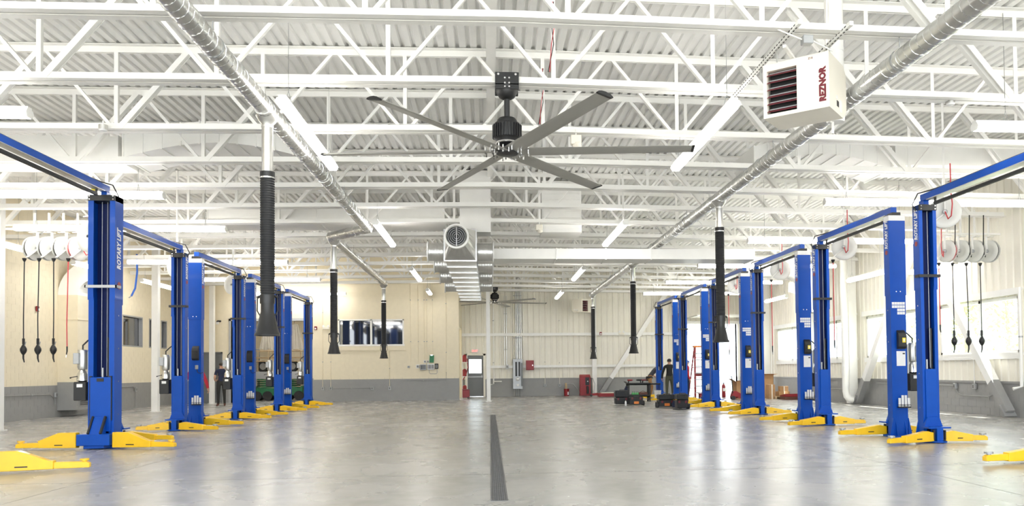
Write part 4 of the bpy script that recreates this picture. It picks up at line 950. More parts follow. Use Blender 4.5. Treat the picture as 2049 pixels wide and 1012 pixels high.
def horn(t, w, d, h):
    MB().lathe([(.035, 0), (.04, .02), (0, .03)], 10, (0, -d, h*.35), Matrix.Rotation(PI/2, 3, 'X')).obj('strobe_lens', LABEL, t, True); MB().box(-w*.35, w*.35, -d-.004, -d, h*.62, h*.9).obj('grille', MAROON, t)
def emlight(t, w, d, h):
    for s in (-1, 1): MB().lathe([(.03, 0), (.055, .05), (0, .06)], 10, (s*w*.36, -d*.7, h+.02), Matrix.Rotation(PI/2.4, 3, 'X')).obj('lamp_head', LABEL, t, True)
wall_box('fire_alarm', 'red fire alarm on the back wall left of the office window', 'alarm', (-7.9, WY, 3.28), (.12, .05, .16), RED, horn)
wall_box('emergency_light', 'cream emergency light beside the red alarm on the back wall', 'light', (-7.43, WY, 3.3), (.3, .08, .11), HEAT, emlight)
wall_box('fire_alarm', 'red fire alarm on the left wall behind the hanging hoses', 'alarm', (XL+.02, 25.68, 3.28), (.12, .05, .16), RED, horn, PI/2)
wall_box('fire_alarm', 'red fire alarm on the upper rail of the far wall', 'alarm', (5.78, YF-.16, 3.15), (.12, .05, .15), RED, horn)
wall_box('emergency_light', 'cream emergency light on the upper rail of the far wall', 'light', (6.87, YF-.16, 3.16), (.3, .08, .1), HEAT, emlight)
wall_box('switch_box', 'small white switch box left of the grey wall panel', 'box', (-3.3, WY, 1.48), (.16, .06, .17), LABEL, outlet_face)
wall_box('switch_box', 'tiny grey box left of the small white switch box', 'box', (-3.72, WY, 1.5), (.1, .05, .1), STEELG, outlet_face)
def panel_face(t, w, d, h):
    MB().box(-w*.42, w*.42, -d-.008, -d, h*.1, h*.9).obj('panel_door', GDOOR, t)
    for k in range(3): MB().box(-w*.3, -w*.3+w*.14, -d-.012, -d-.008, h*.2+k*h*.22, h*.32+k*h*.22).obj('breaker', BLACK, t)
wall_box('control_panel', 'grey square control panel on the back wall', 'panel', (-3.05, WY, 1.4), (.28, .12, .26), STEELG, panel_face)
def gauges(t, w, d, h):
    for k in range(4): MB().box(-w*.42+k*w*.22, -w*.42+k*w*.22+w*.13, -d-.01, -d, h*.15, h*.85).obj('module', BLACK if k % 2 else GDOOR, t)
wall_box('controller_unit', 'white control unit with dark modules, middle of the back wall group', 'panel', (-2.7, WY, 1.41), (.32, .1, .27), LABEL, gauges)
wall_box('intercom_box', 'black box at the right end of the back wall group', 'box', (-2.44, WY, 1.45), (.16, .09, .24), BLACK, outlet_face)
wall_box('terminal_box', 'small white box above the grey control panel', 'box', (-2.97, WY, 1.72), (.12, .06, .13), LABEL, outlet_face)
wall_box('terminal_box', 'small white box beside the green board', 'box', (-2.83, WY, 1.70), (.1, .06, .16), HEAT, outlet_face)
g = thing('green_board', 'green board hanging tilted above the wall boxes', 'board', (-2.66, YB-.06, 1.75)); MB().cbox((0, 0, .16), (.2, .02, .34), Matrix.Rotation(.06, 3, 'Y')).obj('board_sheet', GREEN, g); MB().box(-.05, .05, -.02, .0, .31, .35).obj('clip', CHROME, g)
conduit('looped grey conduit below the back wall control boxes', [(-2.78, YB-.04, 1.41), (-2.78, YB-.04, 1.27), (-2.72, YB-.04, 1.22), (-2.46, YB-.04, 1.22), (-2.42, YB-.04, 1.27), (-2.42, YB-.04, 1.45)], STEELG, .011)
cm = thing('security_camera', 'small black and white security camera high on the back wall', 'camera', (-12.25, YB-.02, 3.62)); MB().box(-.06, .06, -.05, 0, -.06, .08).obj('mount_box', LABEL, cm, bevel=.008); MB().tube([(0, -.05, .06), (.06, -.12, .08), (.2, -.2, .06)], [.03, .035, .045], 10).obj('camera_body', BLACK, cm, True)
# far wall electrical panel etc.
fp = thing('electrical_panel', 'tall grey electrical panel with two dark breaker columns on far wall', 'panel', (1.445, YF-.03, .38)); MB().box(-.255, .255, -.2, 0, 0, 1.55).obj('cabinet', STEELG, fp, bevel=.01)
for x in (-.08, .08): MB().box(x-.045, x+.045, -.215, -.2, .66, 1.4).obj('breaker_column', BLACK, fp)
MB().lathe([(0, 0), (.09, 0), (.1, -.03), (.06, -.1), (0, -.11)], 14, (0, -.2, .52), Matrix.Rotation(-PI/2, 3, 'X')).obj('meter_dome', LABEL, fp, True); MB().box(-.06, .06, -.21, -.2, .14, .26).obj('panel_label', LABEL, fp); MB().box(.16, .255, -.26, -.2, .15, 1.35).obj('side_gutter', GDOOR, fp)
for k in range(4): MB().tube([(-.18+k*.11, -.1, 0), (-.18+k*.11, -.1, -.38)], .022, 7).obj('conduit_stub', STEELG, fp, True)
for k, x in enumerate((1.27, 1.37, 1.45, 1.54, 1.63)): conduit('%s of five vertical conduits above the tall electrical panel' % ['leftmost', 'second', 'middle', 'fourth', 'rightmost'][k], [(x, YF-.1, 1.93), (x, YF-.1, 6.3)], SIDING if k < 1 else GALV2, .027)
ab = thing('alarm_cabinet', 'red square fire alarm cabinet on the far wall', 'panel', (2.07, YF-.165, 1.35)); MB().box(-.2, .2, -.12, 0, 0, .5).obj('cabinet', RED, ab, bevel=.008); MB().box(-.18, .18, -.13, -.12, .02, .48).obj('door', RED, ab); MB().box(.12, .15, -.14, -.13, .22, .28).obj('latch', CHROME, ab)
conduit('white vertical gas pipe right of the exit door column', [(.2, YF-.1, 5.0), (.2, YF-.1, .66), (.02, YF-.12, .62)], WHITE, .035)
conduit('short white pipe stub low right of the white gas pipe', [(.2, YF-.1, .78), (.62, YF-.1, .78)], WHITE, .03)
conduit('grey conduit pair left one above the far wall switch', [(.78, YF-.1, 1.5), (.78, YF-.1, 5.2)], GALV2, .02); conduit('grey conduit pair right one above the far wall switch', [(.88, YF-.1, 1.5), (.88, YF-.1, 5.2)], GALV2, .02)
wall_box('switch_box', 'grey disconnect switch on the lower far wall rail', 'box', (.9, YF-.16, 1.42), (.14, .1, .22), STEELG, outlet_face)
for x, z1, l in ((2.86, 2.9, 'left thin conduit dropping to a low outlet on far wall'), (3.62, 5.0, 'right thin conduit dropping to a low outlet on far wall')): conduit(l, [(x, YF-.04, .62), (x, YF-.04, z1)], SIDING, .012)
for x, l in ((2.86, 'left grey outlet low on the far wall'), (3.62, 'right grey outlet low on the far wall')): wall_box('outlet_box', l, 'outlet', (x, YF-.015, .48), (.13, .06, .15), STEELG, outlet_face, 0, 'far wall outlets')
ex = thing('exit_sign', 'red EXIT sign above the grey exit door', 'sign', (-.75, YF-.04, 2.26)); MB().box(-.17, .17, -.04, 0, 0, .2).obj('sign_box', LABEL, ex, bevel=.006); text_obj('lettering', 'EXIT', .15, EXITM, ex, frame((1, 0, 0), (0, 0, 1), (0, -1, 0), (0, -.041, .1)), bold=.006)
# left wall low conduit, right wall outlets
conduit('grey conduit running low along the left wall to an outlet', [(XL+.04, 20.5, .78), (XL+.04, 26.4, .72), (XL+.04, 26.7, .6), (XL+.04, 26.72, .4)], GREYP, .014)
wall_box('outlet_box', 'grey outlet low on the left wall beside the return duct', 'outlet', (XL+.02, 26.72, .62), (.13, .06, .16), STEELG, outlet_face, PI/2)
conduit('grey conduit low on left wall right of the heavy lift', [(XL+.04, 31.3, .86), (XL+.04, 32.3, .86), (XL+.04, 32.5, .7), (XL+.04, 32.5, .05)], GREYP, .014)
wall_box('outlet_box', 'grey outlet low on the left wall right of the heavy lift', 'outlet', (XL+.02, 32.5, .66), (.13, .06, .16), STEELG, outlet_face, PI/2)
for y, l in ((21.9, 'leftmost of three grey outlets under the nearest right window'), (20.99, 'middle of three grey outlets under the nearest right window'), (20.12, 'rightmost of three grey outlets under the nearest right window')): wall_box('outlet_box', l, 'outlet', (XR-.02, y, .68), (.14, .07, .16), STEELG, outlet_face, -PI/2, 'right wall outlets')
conduit('white conduit dropping from the window sill to the middle right outlet', [(XR-.05, 21.9, 1.56), (XR-.05, 21.1, 1.56), (XR-.05, 21.0, 1.48), (XR-.05, 20.99, .84)], WHITE, .016)
conduit('U shaped grey conduit between the outer right wall outlets', [(XR-.05, 21.9, .68), (XR-.05, 21.8, .55), (XR-.05, 21.6, .5), (XR-.05, 20.4, .5), (XR-.05, 20.2, .55), (XR-.05, 20.12, .68)], GREYP, .016)
conduit('long grey conduit at outlet height on the right wall', [(XR-.05, 22.0, .77), (XR-.05, 26.6, .77)], GREYP, .014)
conduit('white vertical pipe at the right photo edge beside the nearest window', [(XR-.1, 18.95, 3.3), (XR-.1, 18.95, .8), (XR-.3, 19.0, .74)], WHITE, .045)
conduit('low grey conduit loop on the right wall before the far column', [(XR-.05, 28.6, .75), (XR-.05, 28.7, .5), (XR-.05, 30.4, .5), (XR-.05, 30.5, .75)], GREYP, .016)
# ceiling sensors and loose items
def sensor(label, p, zt):
    t = thing('ceiling_sensor', label, 'sensor', p); MB().lathe([(0, -.06), (.055, -.05), (.065, -.03)], 16).obj('lens', LABEL, t, True); MB().lathe([(.068, -.03), (.068, .045), (0, .045)], 16).obj('housing', GALV2, t, True); MB().tube([(0, 0, .04), (0, 0, zt)], .012, 6).obj('stem', WHITE, t)
sensor('round grey occupancy sensor hung from the truss, upper left', (-6.1, 13.2, 5.25), .12)
sensor('round grey occupancy sensor hung from the truss, upper right', (6.85, 11.2, 5.25), .1)
def speaker(label, p):
    t = thing('ceiling_speaker', label, 'speaker', p); MB().box(-.09, .09, -.06, .06, .04, .2).obj('back_box', HEAT, t, bevel=.01); MB().lathe([(.04, 0), (.075, -.06), (.08, -.08), (0, -.05)], 14, (.02, -.06, .08), Matrix.Rotation(PI/3, 3, 'X')).obj('horn', HEAT, t, True); MB().tube([(0, 0, .2), (0, 0, .3)], .012, 6).obj('stem', WHITE, t)
speaker('small cream speaker under the truss just right of the near fan', (1.48, 13.3, 5.08)); speaker('small cream speaker under a truss above the right end of the air duct', (1.36, 21.4, 5.05))
def hang_cable(label, p, L):
    t = thing('loose_cable', label, 'cable', p)
    for k in range(2):
        MB().tube([(.0+k*.015, 0, 0), (.03-k*.05, 0, -L*.3), (-.02+k*.03, 0, -L*.6), (-.05-k*.02, 0, -L)], .006, 5).obj('wire', BLACK if k else RHOSE, t, True)
hang_cable('black and red loose cable hanging from the second truss right of the fan', (.92, 11.05, 6.5), 1.0); hang_cable('black loose cable hanging behind the near fan mount', (.92, 13.27, 6.4), .95)
bs = thing('blue_strap', 'blue strap hanging loose near the left wall windows', 'strap', (-11.75, 27.74, 3.85)); MB().tube([(0, .06, 1.5), (.02, .05, .9), (-.02, 0, .35), (-.1, -.1, .08)], .03, 6).obj('webbing', mat('strap_blue', (.03, .12, .5), .7, noise=.05), bs, True); MB().tube([(-.1, -.1, .08), (-.16, -.14, .02)], .02, 6).obj('hook', STEELG, bs)
# ================================================================== FLOOR ITEMS, RIGHT REAR
sc = thing('service_cart', 'black two-tier plastic service cart loaded with tools', 'cart', (6.14, 32.75, 0))
for z in (.2, .68): MB().box(-.47, .47, -.25, .25, z, z+.035).box(-.47, .47, -.25, -.235, z, z+.09).box(-.47, .47, .235, .25, z, z+.09).box(-.47, -.455, -.25, .25, z, z+.09).box(.455, .47, -.25, .25, z, z+.09).obj('tray', BLACK, sc)
for x in (-.44, .44):
    for y in (-.22, .22): MB().box(x-.03, x+.03, y-.025, y+.025, .1, .7).obj('leg', BLACK, sc); MB().lathe([(.06, -.02), (.06, .02), (0, .02)], 12, (x, y, .06), RZ90).obj('caster', DARK, sc)
MB().tube([(-.47, -.2, .75), (-.56, -.2, .82), (-.56, .2, .82), (-.47, .2, .75)], .015, 6).obj('push_handle', BLACK, sc)
def drill(label, p, rz, m):
    t = thing('power_drill', label, 'drill', p, rz); MB().tube([(-.1, 0, .17), (.06, 0, .17), (.1, 0, .17), (.14, 0, .17)], [.035, .036, .025, .012], 10).obj('drill_body', m, t, True); MB().bar((-.05, 0, .15), (-.07, 0, .05), .035, .045).obj('grip', DARK, t); MB().box(-.13, -.01, -.035, .035, 0, .06).obj('battery', BLACK, t)
drill('red power drill lying at the left end of the cart top', (5.78, 32.7, .716), .3, RED); drill('dark power tool standing on the cart top, left one of the pair', (6.18, 32.72, .716), 2.6, DARK); drill('dark power tool standing on the cart top, right one of the pair', (6.36, 32.66, .716), .4, MAROON)
tx = thing('tool_tray', 'brown tool pouch on the lower tier of the cart', 'pouch', (6.32, 32.7, .236)); MB().box(-.2, .2, -.1, .1, 0, .14).obj('pouch_body', BROWN, tx, bevel=.03); MB().tube([(-.15, 0, .13), (0, 0, .2), (.15, 0, .13)], .012, 6).obj('strap', BROWN, tx)
for k in range(4):
    gb = thing('green_bottle', '%s green bottle on the lower tier of the cart' % ['leftmost', 'second', 'third', 'rightmost'][k], 'bottle', (5.86+k*.075, 32.56, .236), 0, 'green bottles on the cart'); MB().lathe([(0, 0), (.03, 0), (.03, .11), (.012, .14), (.012, .16), (0, .16)], 10).obj('bottle_body', mat('bright_green', (.05, .45, .1), .4, noise=.05), gb, True); MB().lathe([(.014, .16), (.014, .185), (0, .185)], 8).obj('cap', BLACK, gb)
bj = thing('blue_jug', 'dark blue jug hung at the left end of the cart', 'jug', (5.6, 32.6, .36)); MB().lathe([(0, 0), (.07, 0), (.07, .18), (.03, .24), (.03, .28), (0, .28)], 12).obj('jug_body', NAVY, bj, True); MB().tube([(.06, 0, .2), (.1, 0, .27), (.03, 0, .27)], .01, 5).obj('handle', NAVY, bj)
def toolbox(label, p, rz, w, d, tiers, wheels=True, m=BLACK, lab=True):
    t = thing('toolbox', label, 'toolbox', p, rz); z = .03
    for k, h in enumerate(tiers):
        MB().box(-w/2, w/2, -d/2, d/2, z, z+h-.012).obj('case', DARK, t, bevel=.02); MB().box(-w/2-.012, w/2+.012, -d/2-.012, d/2+.012, z+h-.06, z+h-.03).obj('lid_rim', BLACK, t, bevel=.006)
        for x in (-w*.3, w*.3): MB().box(x-.03, x+.03, -d/2-.022, -d/2, z+h-.11, z+h-.03).obj('latch', BLACK if k else MAROON, t)
        z += h
    MB().tube([(-.1, -d/2+.02, z-.02), (-.1, -d/2-.02, z+.015), (.1, -d/2-.02, z+.015), (.1, -d/2+.02, z-.02)], .012, 6).obj('handle', BLACK, t)
    if lab: MB().box(-.09, .09, -d/2-.016, -d/2-.012, .06, .15).obj('orange_label', ORANGE, t)
    if wheels:
        for y in (-d*.3, d*.3): MB().lathe([(.03, -.03), (.09, -.03), (.09, .03), (.03, .03)], 14, (wheels*(w/2+.03), y, .09), RZ90).obj('wheel', DARK, t)
toolbox('tall black stacking toolbox, leftmost on the floor before the cart', (4.95, 29.9, 0), 0, .5, .4, (.26, .26), False, lab=False)
toolbox('low black wheeled toolbox with orange label before the cart', (5.38, 29.3, 0), 0, .5, .4, (.3,), 1)
toolbox('black and red wheeled toolbox with orange label before the two men', (6.09, 27.35, 0), 0, .56, .4, (.24, .19), -1)
toolbox('black wheeled toolbox with round wheel, rightmost of the toolboxes', (6.36, 26.2, 0), 0, .38, .36, (.28, .2), 1, lab=False)
bt = thing('spray_bottle', 'small white bottle on the floor before the black toolboxes', 'bottle', (4.98, 29.1, 0)); MB().lathe([(0, 0), (.035, 0), (.035, .14), (.014, .18), (0, .18)], 10).obj('bottle_body', LABEL, bt, True); MB().lathe([(.016, .18), (.016, .21), (0, .21)], 8).obj('cap', BLACK, bt)
vb = thing('valve_bag', 'dark purple tool bag on the floor between toolboxes', 'bag', (6.38, 27.0, 0)); MB().lathe([(0, 0), (.15, .02), (.17, .12), (.12, .24), (0, .26)], 12).obj('bag_body', NAVY, vb, True); MB().tube([(-.1, 0, .22), (0, 0, .34), (.1, 0, .22)], .015, 6).obj('handle', MAROON, vb, True)
ld = thing('round_lid', 'flat black round lid lying on the floor by the toolboxes', 'lid', (6.2, 25.7, 0)); MB().lathe([(0, 0), (.24, 0), (.24, .02), (.2, .03), (0, .03)], 20).obj('lid_disc', DARK, ld); MB().box(-.05, .05, -.01, .01, .03, .05).obj('knob', BLACK, ld)
bk = thing('bucket', 'white bucket under a black tray beside the two men', 'bucket', (7.2, 33.9, 0)); MB().lathe([(0, 0), (.12, 0), (.15, .4), (.155, .4), (.155, .42), (.14, .42), (.13, .05)], 16).obj('pail', LABEL, bk, True); MB().box(-.07, .07, -.155, -.14, .1, .2).obj('bucket_label', ORANGE, bk)
ty = thing('stool_tray', 'black tray table beside the two men at the farthest right lift', 'tray', (7.1, 34.3, 0)); MB().box(-.28, .28, -.2, .2, .66, .72).obj('tray_top', BLACK, ty, bevel=.01)
for x in (-.24, .24):
    for y in (-.16, .16): MB().box(x-.015, x+.015, y-.015, y+.015, 0, .66).obj('leg', BLACK, ty)
# red stepladder
sl = thing('stepladder', 'tall red fibreglass stepladder with orange top behind the right lifts', 'ladder', (9.28, 34.6, 0))
for s in (-1, 1):
    MB().bar((s*.33, -.3, 0), (s*.17, .25, 2.3), .075, .08, (0, 1, 0)).obj('front_rail', RED, sl); MB().bar((s*.33, .95, 0), (s*.17, .35, 2.3), .05, .06, (0, 1, 0)).obj('rear_rail', RED, sl)
    MB().box(s*.33-.04, s*.33+.04, -.34, -.26, 0, .03).obj('foot', BLACK, sl)
for k in range(7):
    f_ = (k+1)/8; x = .33-.16*f_; y = -.3+.55*f_; MB().box(-x, x, y-.05, y+.03, 2.3*f_-.03, 2.3*f_+.02).obj('step', STEELG, sl)
for k in range(4): f_ = (k+1)/5; MB().tube([(-(.33-.16*f_), .95-.6*f_, 2.3*f_), ((.33-.16*f_), .95-.6*f_, 2.3*f_)], .02, 6).obj('brace_bar', RED, sl)
MB().box(-.23, .23, .15, .45, 2.28, 2.36).obj('top_cap', ORANGE, sl, bevel=.01); MB().box(-.25, .25, .0, .06, 1.0, 1.12).obj('red_shelf', RED, sl)
rt_ = thing('red_step_box', 'red step box at the foot of the stepladder', 'box', (9.3, 33.9, 0)); MB().box(-.28, .28, -.15, .15, .05, .24).obj('box_body', RED, rt_, bevel=.01); MB().box(-.3, .3, -.17, .17, .24, .27).obj('lid', RED, rt_); MB().box(-.06, .06, -.155, -.15, .1, .16).obj('box_label', LABEL, rt_); MB().box(-.3, .3, -.2, .2, 0, .05).obj('wood_base', WOOD, rt_)
# pallet jack
pj = thing('pallet_jack', 'red pallet jack with black upright handle before the bright doorway', 'pallet jack', (10.3, 33.0, 0))
MB().tube([(-.1, -.1, .2), (-.14, -.1, .95), (-.15, -.1, 1.0)], .022, 8).obj('handle_shaft', BLACK, pj, True); MB().tube([(-.15, -.1, .98), (-.23, -.1, 1.04), (-.23, -.1, 1.16), (-.07, -.1, 1.16), (-.07, -.1, 1.04), (-.15, -.1, .98)], .016, 6).obj('grip_loop', BLACK, pj, True)
MB().prism([(-.16, .12), (.1, .12), (.42, .08), (.42, .16), (.05, .38), (-.08, .38)], 'y', -.15, .15).obj('hood', RED, pj, bevel=.01)
for y in (-.22, .1): MB().box(.1, 1.2, y, y+.15, .07, .13).obj('fork', RED, pj)
for y in (-.12, .02): MB().lathe([(.09, 0), (.09, .06), (0, .06)], 14, (-.1, y, .09), Matrix.Rotation(PI/2, 3, 'X')).obj('steer_wheel', BLACK, pj)
for y in (-.15, .17): MB().lathe([(.04, 0), (.04, .08), (0, .08)], 10, (1.1, y, .04), Matrix.Rotation(PI/2, 3, 'X')).obj('load_roller', DARK, pj)
def carton(label, p, rz, w, d, h, opened=False):
    t = thing('cardboard_box', label, 'box', p, rz)
    if opened:
        MB().box(-w/2, w/2, -d/2, -d/2+.01, 0, h).box(-w/2, w/2, d/2-.01, d/2, 0, h).box(-w/2, -w/2+.01, -d/2, d/2, 0, h).box(w/2-.01, w/2, -d/2, d/2, 0, h).box(-w/2, w/2, -d/2, d/2, 0, .01).obj('box_body', CARD, t)
        for s in (-1, 1): MB().bar((s*w/2, 0, h), (s*(w/2+.2), 0, h+.08*(1.6 if s < 0 else .6)), d*.95, .008).obj('flap', CARD, t)
        MB().bar((0, -d/2, h), (0, -d/2-.15, h+.05), w*.95, .008).obj('flap', CARD, t)
    else:
        MB().box(-w/2, w/2, -d/2, d/2, 0, h).obj('box_body', CARD, t, bevel=.006); MB().box(-.025, .025, -d/2-.002, d/2+.002, -.0, h+.002).obj('packing_tape', HEAT, t)
carton('open brown cardboard box behind the pallet jack', (10.95, 34.2, 0), .05, .55, .5, .75, True)
carton('tall open cardboard box with flaps out, right of the fourth right lift', (12.3, 34.9, 0), 0, .62, .5, 1.02, True)
p_ = thing('wood_pallet', 'low wooden pallet carrying small cartons near the right wall', 'pallet', (12.55, 33.6, 0))
for k in range(5): MB().box(-.4, .4, -.4+k*.17, -.28+k*.17, .1, .12).obj('deck_board', WOOD, p_)
for x in (-.37, 0, .37): MB().box(x-.04, x+.04, -.4, .42, 0, .1).obj('stringer', WOOD, p_)
carton('small brown carton on the pallet, lower one', (12.62, 33.6, .12), .1, .5, .35, .2); carton('small brown carton on the pallet, upper one', (12.65, 33.6, .32), -.08, .36, .3, .22); carton('plain upright carton left of the pallet cartons', (12.05, 33.5, 0), .1, .28, .3, .62)
carton('small brown carton on the floor between the third right lift posts', (12.9, 31.6, 0), .1, .3, .3, .3)
rp = thing('red_pallet', 'red lidded crate on a dark pallet near the right wall', 'crate', (12.6, 32.6, 0)); MB().box(-.35, .35, -.3, .3, 0, .12).obj('pallet_base', BROWN, rp); MB().prism([(-.3, .13), (.3, .13), (.3, .17), (-.3, .25)], 'x', -.37, .37).obj('red_lid', RED, rp)
fe = thing('fire_extinguisher', 'red fire extinguisher standing by the bright doorway', 'extinguisher', (10.85, 36.4, 0)); MB().lathe([(0, 0), (.09, 0), (.09, .5), (.06, .58), (.025, .62), (0, .62)], 14).obj('cylinder', RED, fe, True); MB().lathe([(.03, .6), (.03, .68), (0, .68)], 8).obj('valve', BLACK, fe); MB().tube([(.03, 0, .66), (.11, 0, .6), (.11, 0, .25)], .012, 6).obj('hose', BLACK, fe, True); MB().box(-.06, .06, -.095, -.08, .28, .42).obj('extinguisher_label', LABEL, fe)
# far wall floor items
mc = thing('service_machine', 'dark red fluid service machine standing against the far wall', 'machine', (4.86, 40.7, 0)); MB().prism([(-.2, .02), (.2, .02), (.2, 1.0), (.05, 1.1), (-.2, 1.0)], 'x', -.27, .27).obj('cabinet', RED, mc, bevel=.01); MB().box(-.2, .02, -.21, -.2, .1, .9).obj('door', RED, mc); MB().box(.0, .2, -.22, -.2, .55, .95).obj('control_panel', BLACK, mc); MB().lathe([(0, .12), (.06, .12), (.06, .5), (0, .52)], 10, (.11, -.27, 0)).obj('filter_canister', BLACK, mc, True); MB().lathe([(.03, 0), (.03, .01), (0, .01)], 10, (.11, -.3, .75), Matrix.Rotation(PI/2, 3, 'X')).obj('gauge', LABEL, mc)
MB().tube([(-.27, 0, .15), (-.4, -.1, .35), (-.6, -.1, .6), (-.78, -.1, .66), (-.95, -.1, .62)], .02, 7).obj('hose', STEELG, mc, True); MB().tube([(.27, 0, .95), (.4, -.1, .9), (.5, -.1, .6), (.45, -.2, .1), (.35, -.3, .04)], .02, 7).obj('hose', STEELG, mc, True)
rb = thing('bucket', 'dark red bucket holding a wood block by the far wall', 'bucket', (3.94, 41.0, 0)); MB().lathe([(0, 0), (.12, 0), (.14, .35), (.145, .37), (.12, .37), (.11, .04)], 16).obj('pail', RED, rb, True); MB().cbox((-.02, 0, .42), (.1, .08, .5)).obj('wood_block', WOOD, rb); MB().box(.04, .1, -.142, -.12, .06, .22).obj('bucket_label', LABEL, rb)
rj = thing('floor_jack', 'low red floor jack lying by the far wall column', 'jack', (5.3, 39.7, 0)); MB().prism([(-.3, .05), (.3, .05), (.3, .1), (.1, .18), (-.3, .14)], 'y', -.1, .1).obj('jack_frame', RED, rj)
for x in (-.25, .25): MB().lathe([(.06, -.12), (.06, .12), (0, .12)], 10, (x, 0, .06), Matrix.Rotation(PI/2, 3, 'X')).obj('jack_wheel', BLACK, rj)
rd_ = thing('red_creeper_bed', 'long low dark red steel bed on floor left of the toolboxes', 'platform', (5.95, 38.4, 0)); MB().box(-.72, .72, -.3, .3, .03, .2).obj('bed_frame', RED, rd_, bevel=.01); MB().box(-.6, .72, -.28, .28, .2, .23).obj('pad', HEAT, rd_)
# red rack in the alcove
rk = thing('hose_rack', 'white rack of red hoses and tanks just left of the exit door', 'rack', (-1.2, 39.6, 0))
for x in (-.15, .1): MB().box(x-.015, x+.015, -.02, .02, 0, 2.1).obj('upright', WHITE, rk)
for z in (.25, 1.05, 1.75): MB().box(-.17, .12, -.12, .12, z, z+.03).obj('rack_shelf', WHITE, rk)
for k, z in enumerate((1.78, 1.08, .28)):
    MB().lathe([(0, 0), (.1, 0), (.1, .3), (.05, .36), (0, .36)], 12, (-.03, -.02, z)).obj('red_tank', RED, rk, True)
MB().tube([(.1, -.05, 1.95), (.14, -.08, 1.5), (.05, -.1, 1.2), (-.05, -.1, 1.0), (-.1, -.1, .9)], .025, 7).obj('red_hose', RED, rk, True)
rb2 = thing('tool_bin', 'dark red bin on the floor under the red hose rack', 'bin', (-1.15, 39.1, 0)); MB().box(-.17, .17, -.15, .15, .04, .42).obj('bin_body', RED, rb2, bevel=.015); MB().box(-.18, .18, -.16, .16, .42, .45).obj('lid', MAROON, rb2); MB().lathe([(.04, -.17), (.04, .17), (0, .17)], 10, (.1, 0, .04), Matrix.Rotation(PI/2, 3, 'X')).obj('bin_wheel', BLACK, rb2)
# ================================================================== ANNEX BEHIND THE OPENING
sl_ = thing('scissor_lift', 'green scissor lift parked in the room behind the opening', 'scissor lift', (-10.2, 39.9, 0))
MB().box(-1.15, 1.15, -.35, .35, .25, .6).box(-1.2, -1.1, -.37, .37, .2, .7).box(1.1, 1.2, -.37, .37, .2, .7).obj('chassis', GREEN, sl_, bevel=.015)
for x in (-.95, -.45, .45, 1.02):
    for y in (-.36, .36): MB().lathe([(.06, -.07), (.12, -.075), (.23, -.07), (.23, .07), (.06, .07)], 18, (x, y, .23), Matrix.Rotation(PI/2, 3, 'X')).obj('tyre', DARK, sl_, True)
for y in (-.28, .28):
    for k in range(4):
        z = .62+k*.1; MB().bar((-.95, y, z), (.95, y, z+.1), .05, .07, (0, 1, 0)).obj('scissor_arm', GREEN, sl_); MB().bar((.95, y, z), (-.95, y, z+.1), .05, .07, (0, 1, 0)).obj('scissor_arm', GREEN, sl_)
MB().box(-1.1, 1.1, -.37, .37, 1.05, 1.4).obj('platform', STEELG, sl_, bevel=.01)
for x in (-1.1, -.4, .4, 1.1):
    for y in (-.36, .36): MB().tube([(x, y, 1.4), (x, y, 2.4)], .022, 7).obj('guard_post', WOOD, sl_)
for y in (-.36, .36):
    for z in (1.9, 2.4): MB().tube([(-1.1, y, z), (1.1, y, z)], .022, 7).obj('guard_rail', WOOD, sl_)
sh = thing('storage_rack', 'dark storage rack with tyres at the back of the annex room', 'rack', (-10.3, 43.0, 0))
for x in (-1.8, -.6, .6, 1.8): MB().box(x-.04, x+.04, -.3, .3, 0, 2.6).obj('upright', STEELG, sh)
for z in (1.3, 2.1): MB().box(-1.8, 1.8, -.3, .3, z, z+.06).obj('shelf', WOOD, sh)
for k in range(5):
    ty_ = thing('tyre', '%s black tyre on the storage rack of the annex' % ['leftmost', 'second', 'middle', 'fourth', 'rightmost'][k], 'tyre', (-11.8+k*.75, 43.0, 1.68), 0, 'tyres on the annex rack'); MB().lathe([(.18, -.1), (.28, -.11), (.31, -.07), (.31, .07), (.28, .11), (.18, .1)], 18, (0, 0, 0), Matrix.Rotation(PI/2, 3, 'X'), cap=False).obj('tread', DARK, ty_, True); MB().lathe([(0, .02), (.18, .03), (.185, -.05)], 14, (0, 0, 0), Matrix.Rotation(PI/2, 3, 'X'), cap=False).obj('wheel_rim', STEELG, ty_, True)
for k, (x, w, l) in enumerate(((-9.65, .95, 'right pale dust sheet hung in the annex doorway'), (-10.95, .75, 'left pale dust sheet hung in the annex, behind the big hose nozzle'))):
    t = thing('dust_sheet', l, 'sheet', (x, 40.6, 2.5)); b = MB(); n = 16
    rows = [[(-w/2*(.45+.55*(1-j/4))*1+w*(.45+.55*(1-j/4))*i/n, .05*math.sin(i*1.9+j*.4), j/4*1.25+.03*math.sin(i*.8)) for i in range(n+1)] for j in range(5)]
    b.add([v for r in rows for v in r], [(j*(n+1)+i, j*(n+1)+i+1, (j+1)*(n+1)+i+1, (j+1)*(n+1)+i) for j in range(4) for i in range(n)]); b.obj('cloth', CLOTH, t, True)
    MB().tube([(0, 0, 1.25), (0, 0, 2.1)], .008, 5).obj('rope', DARK, t)
led('LED strip inside the annex room, front one', (-10.3, 39.0, 4.1), 2.4, 'x', 'annex LED strips', 4.58); led('LED strip inside the annex room, back one', (-10.3, 42.0, 4.1), 2.4, 'x', 'annex LED strips', 4.58)
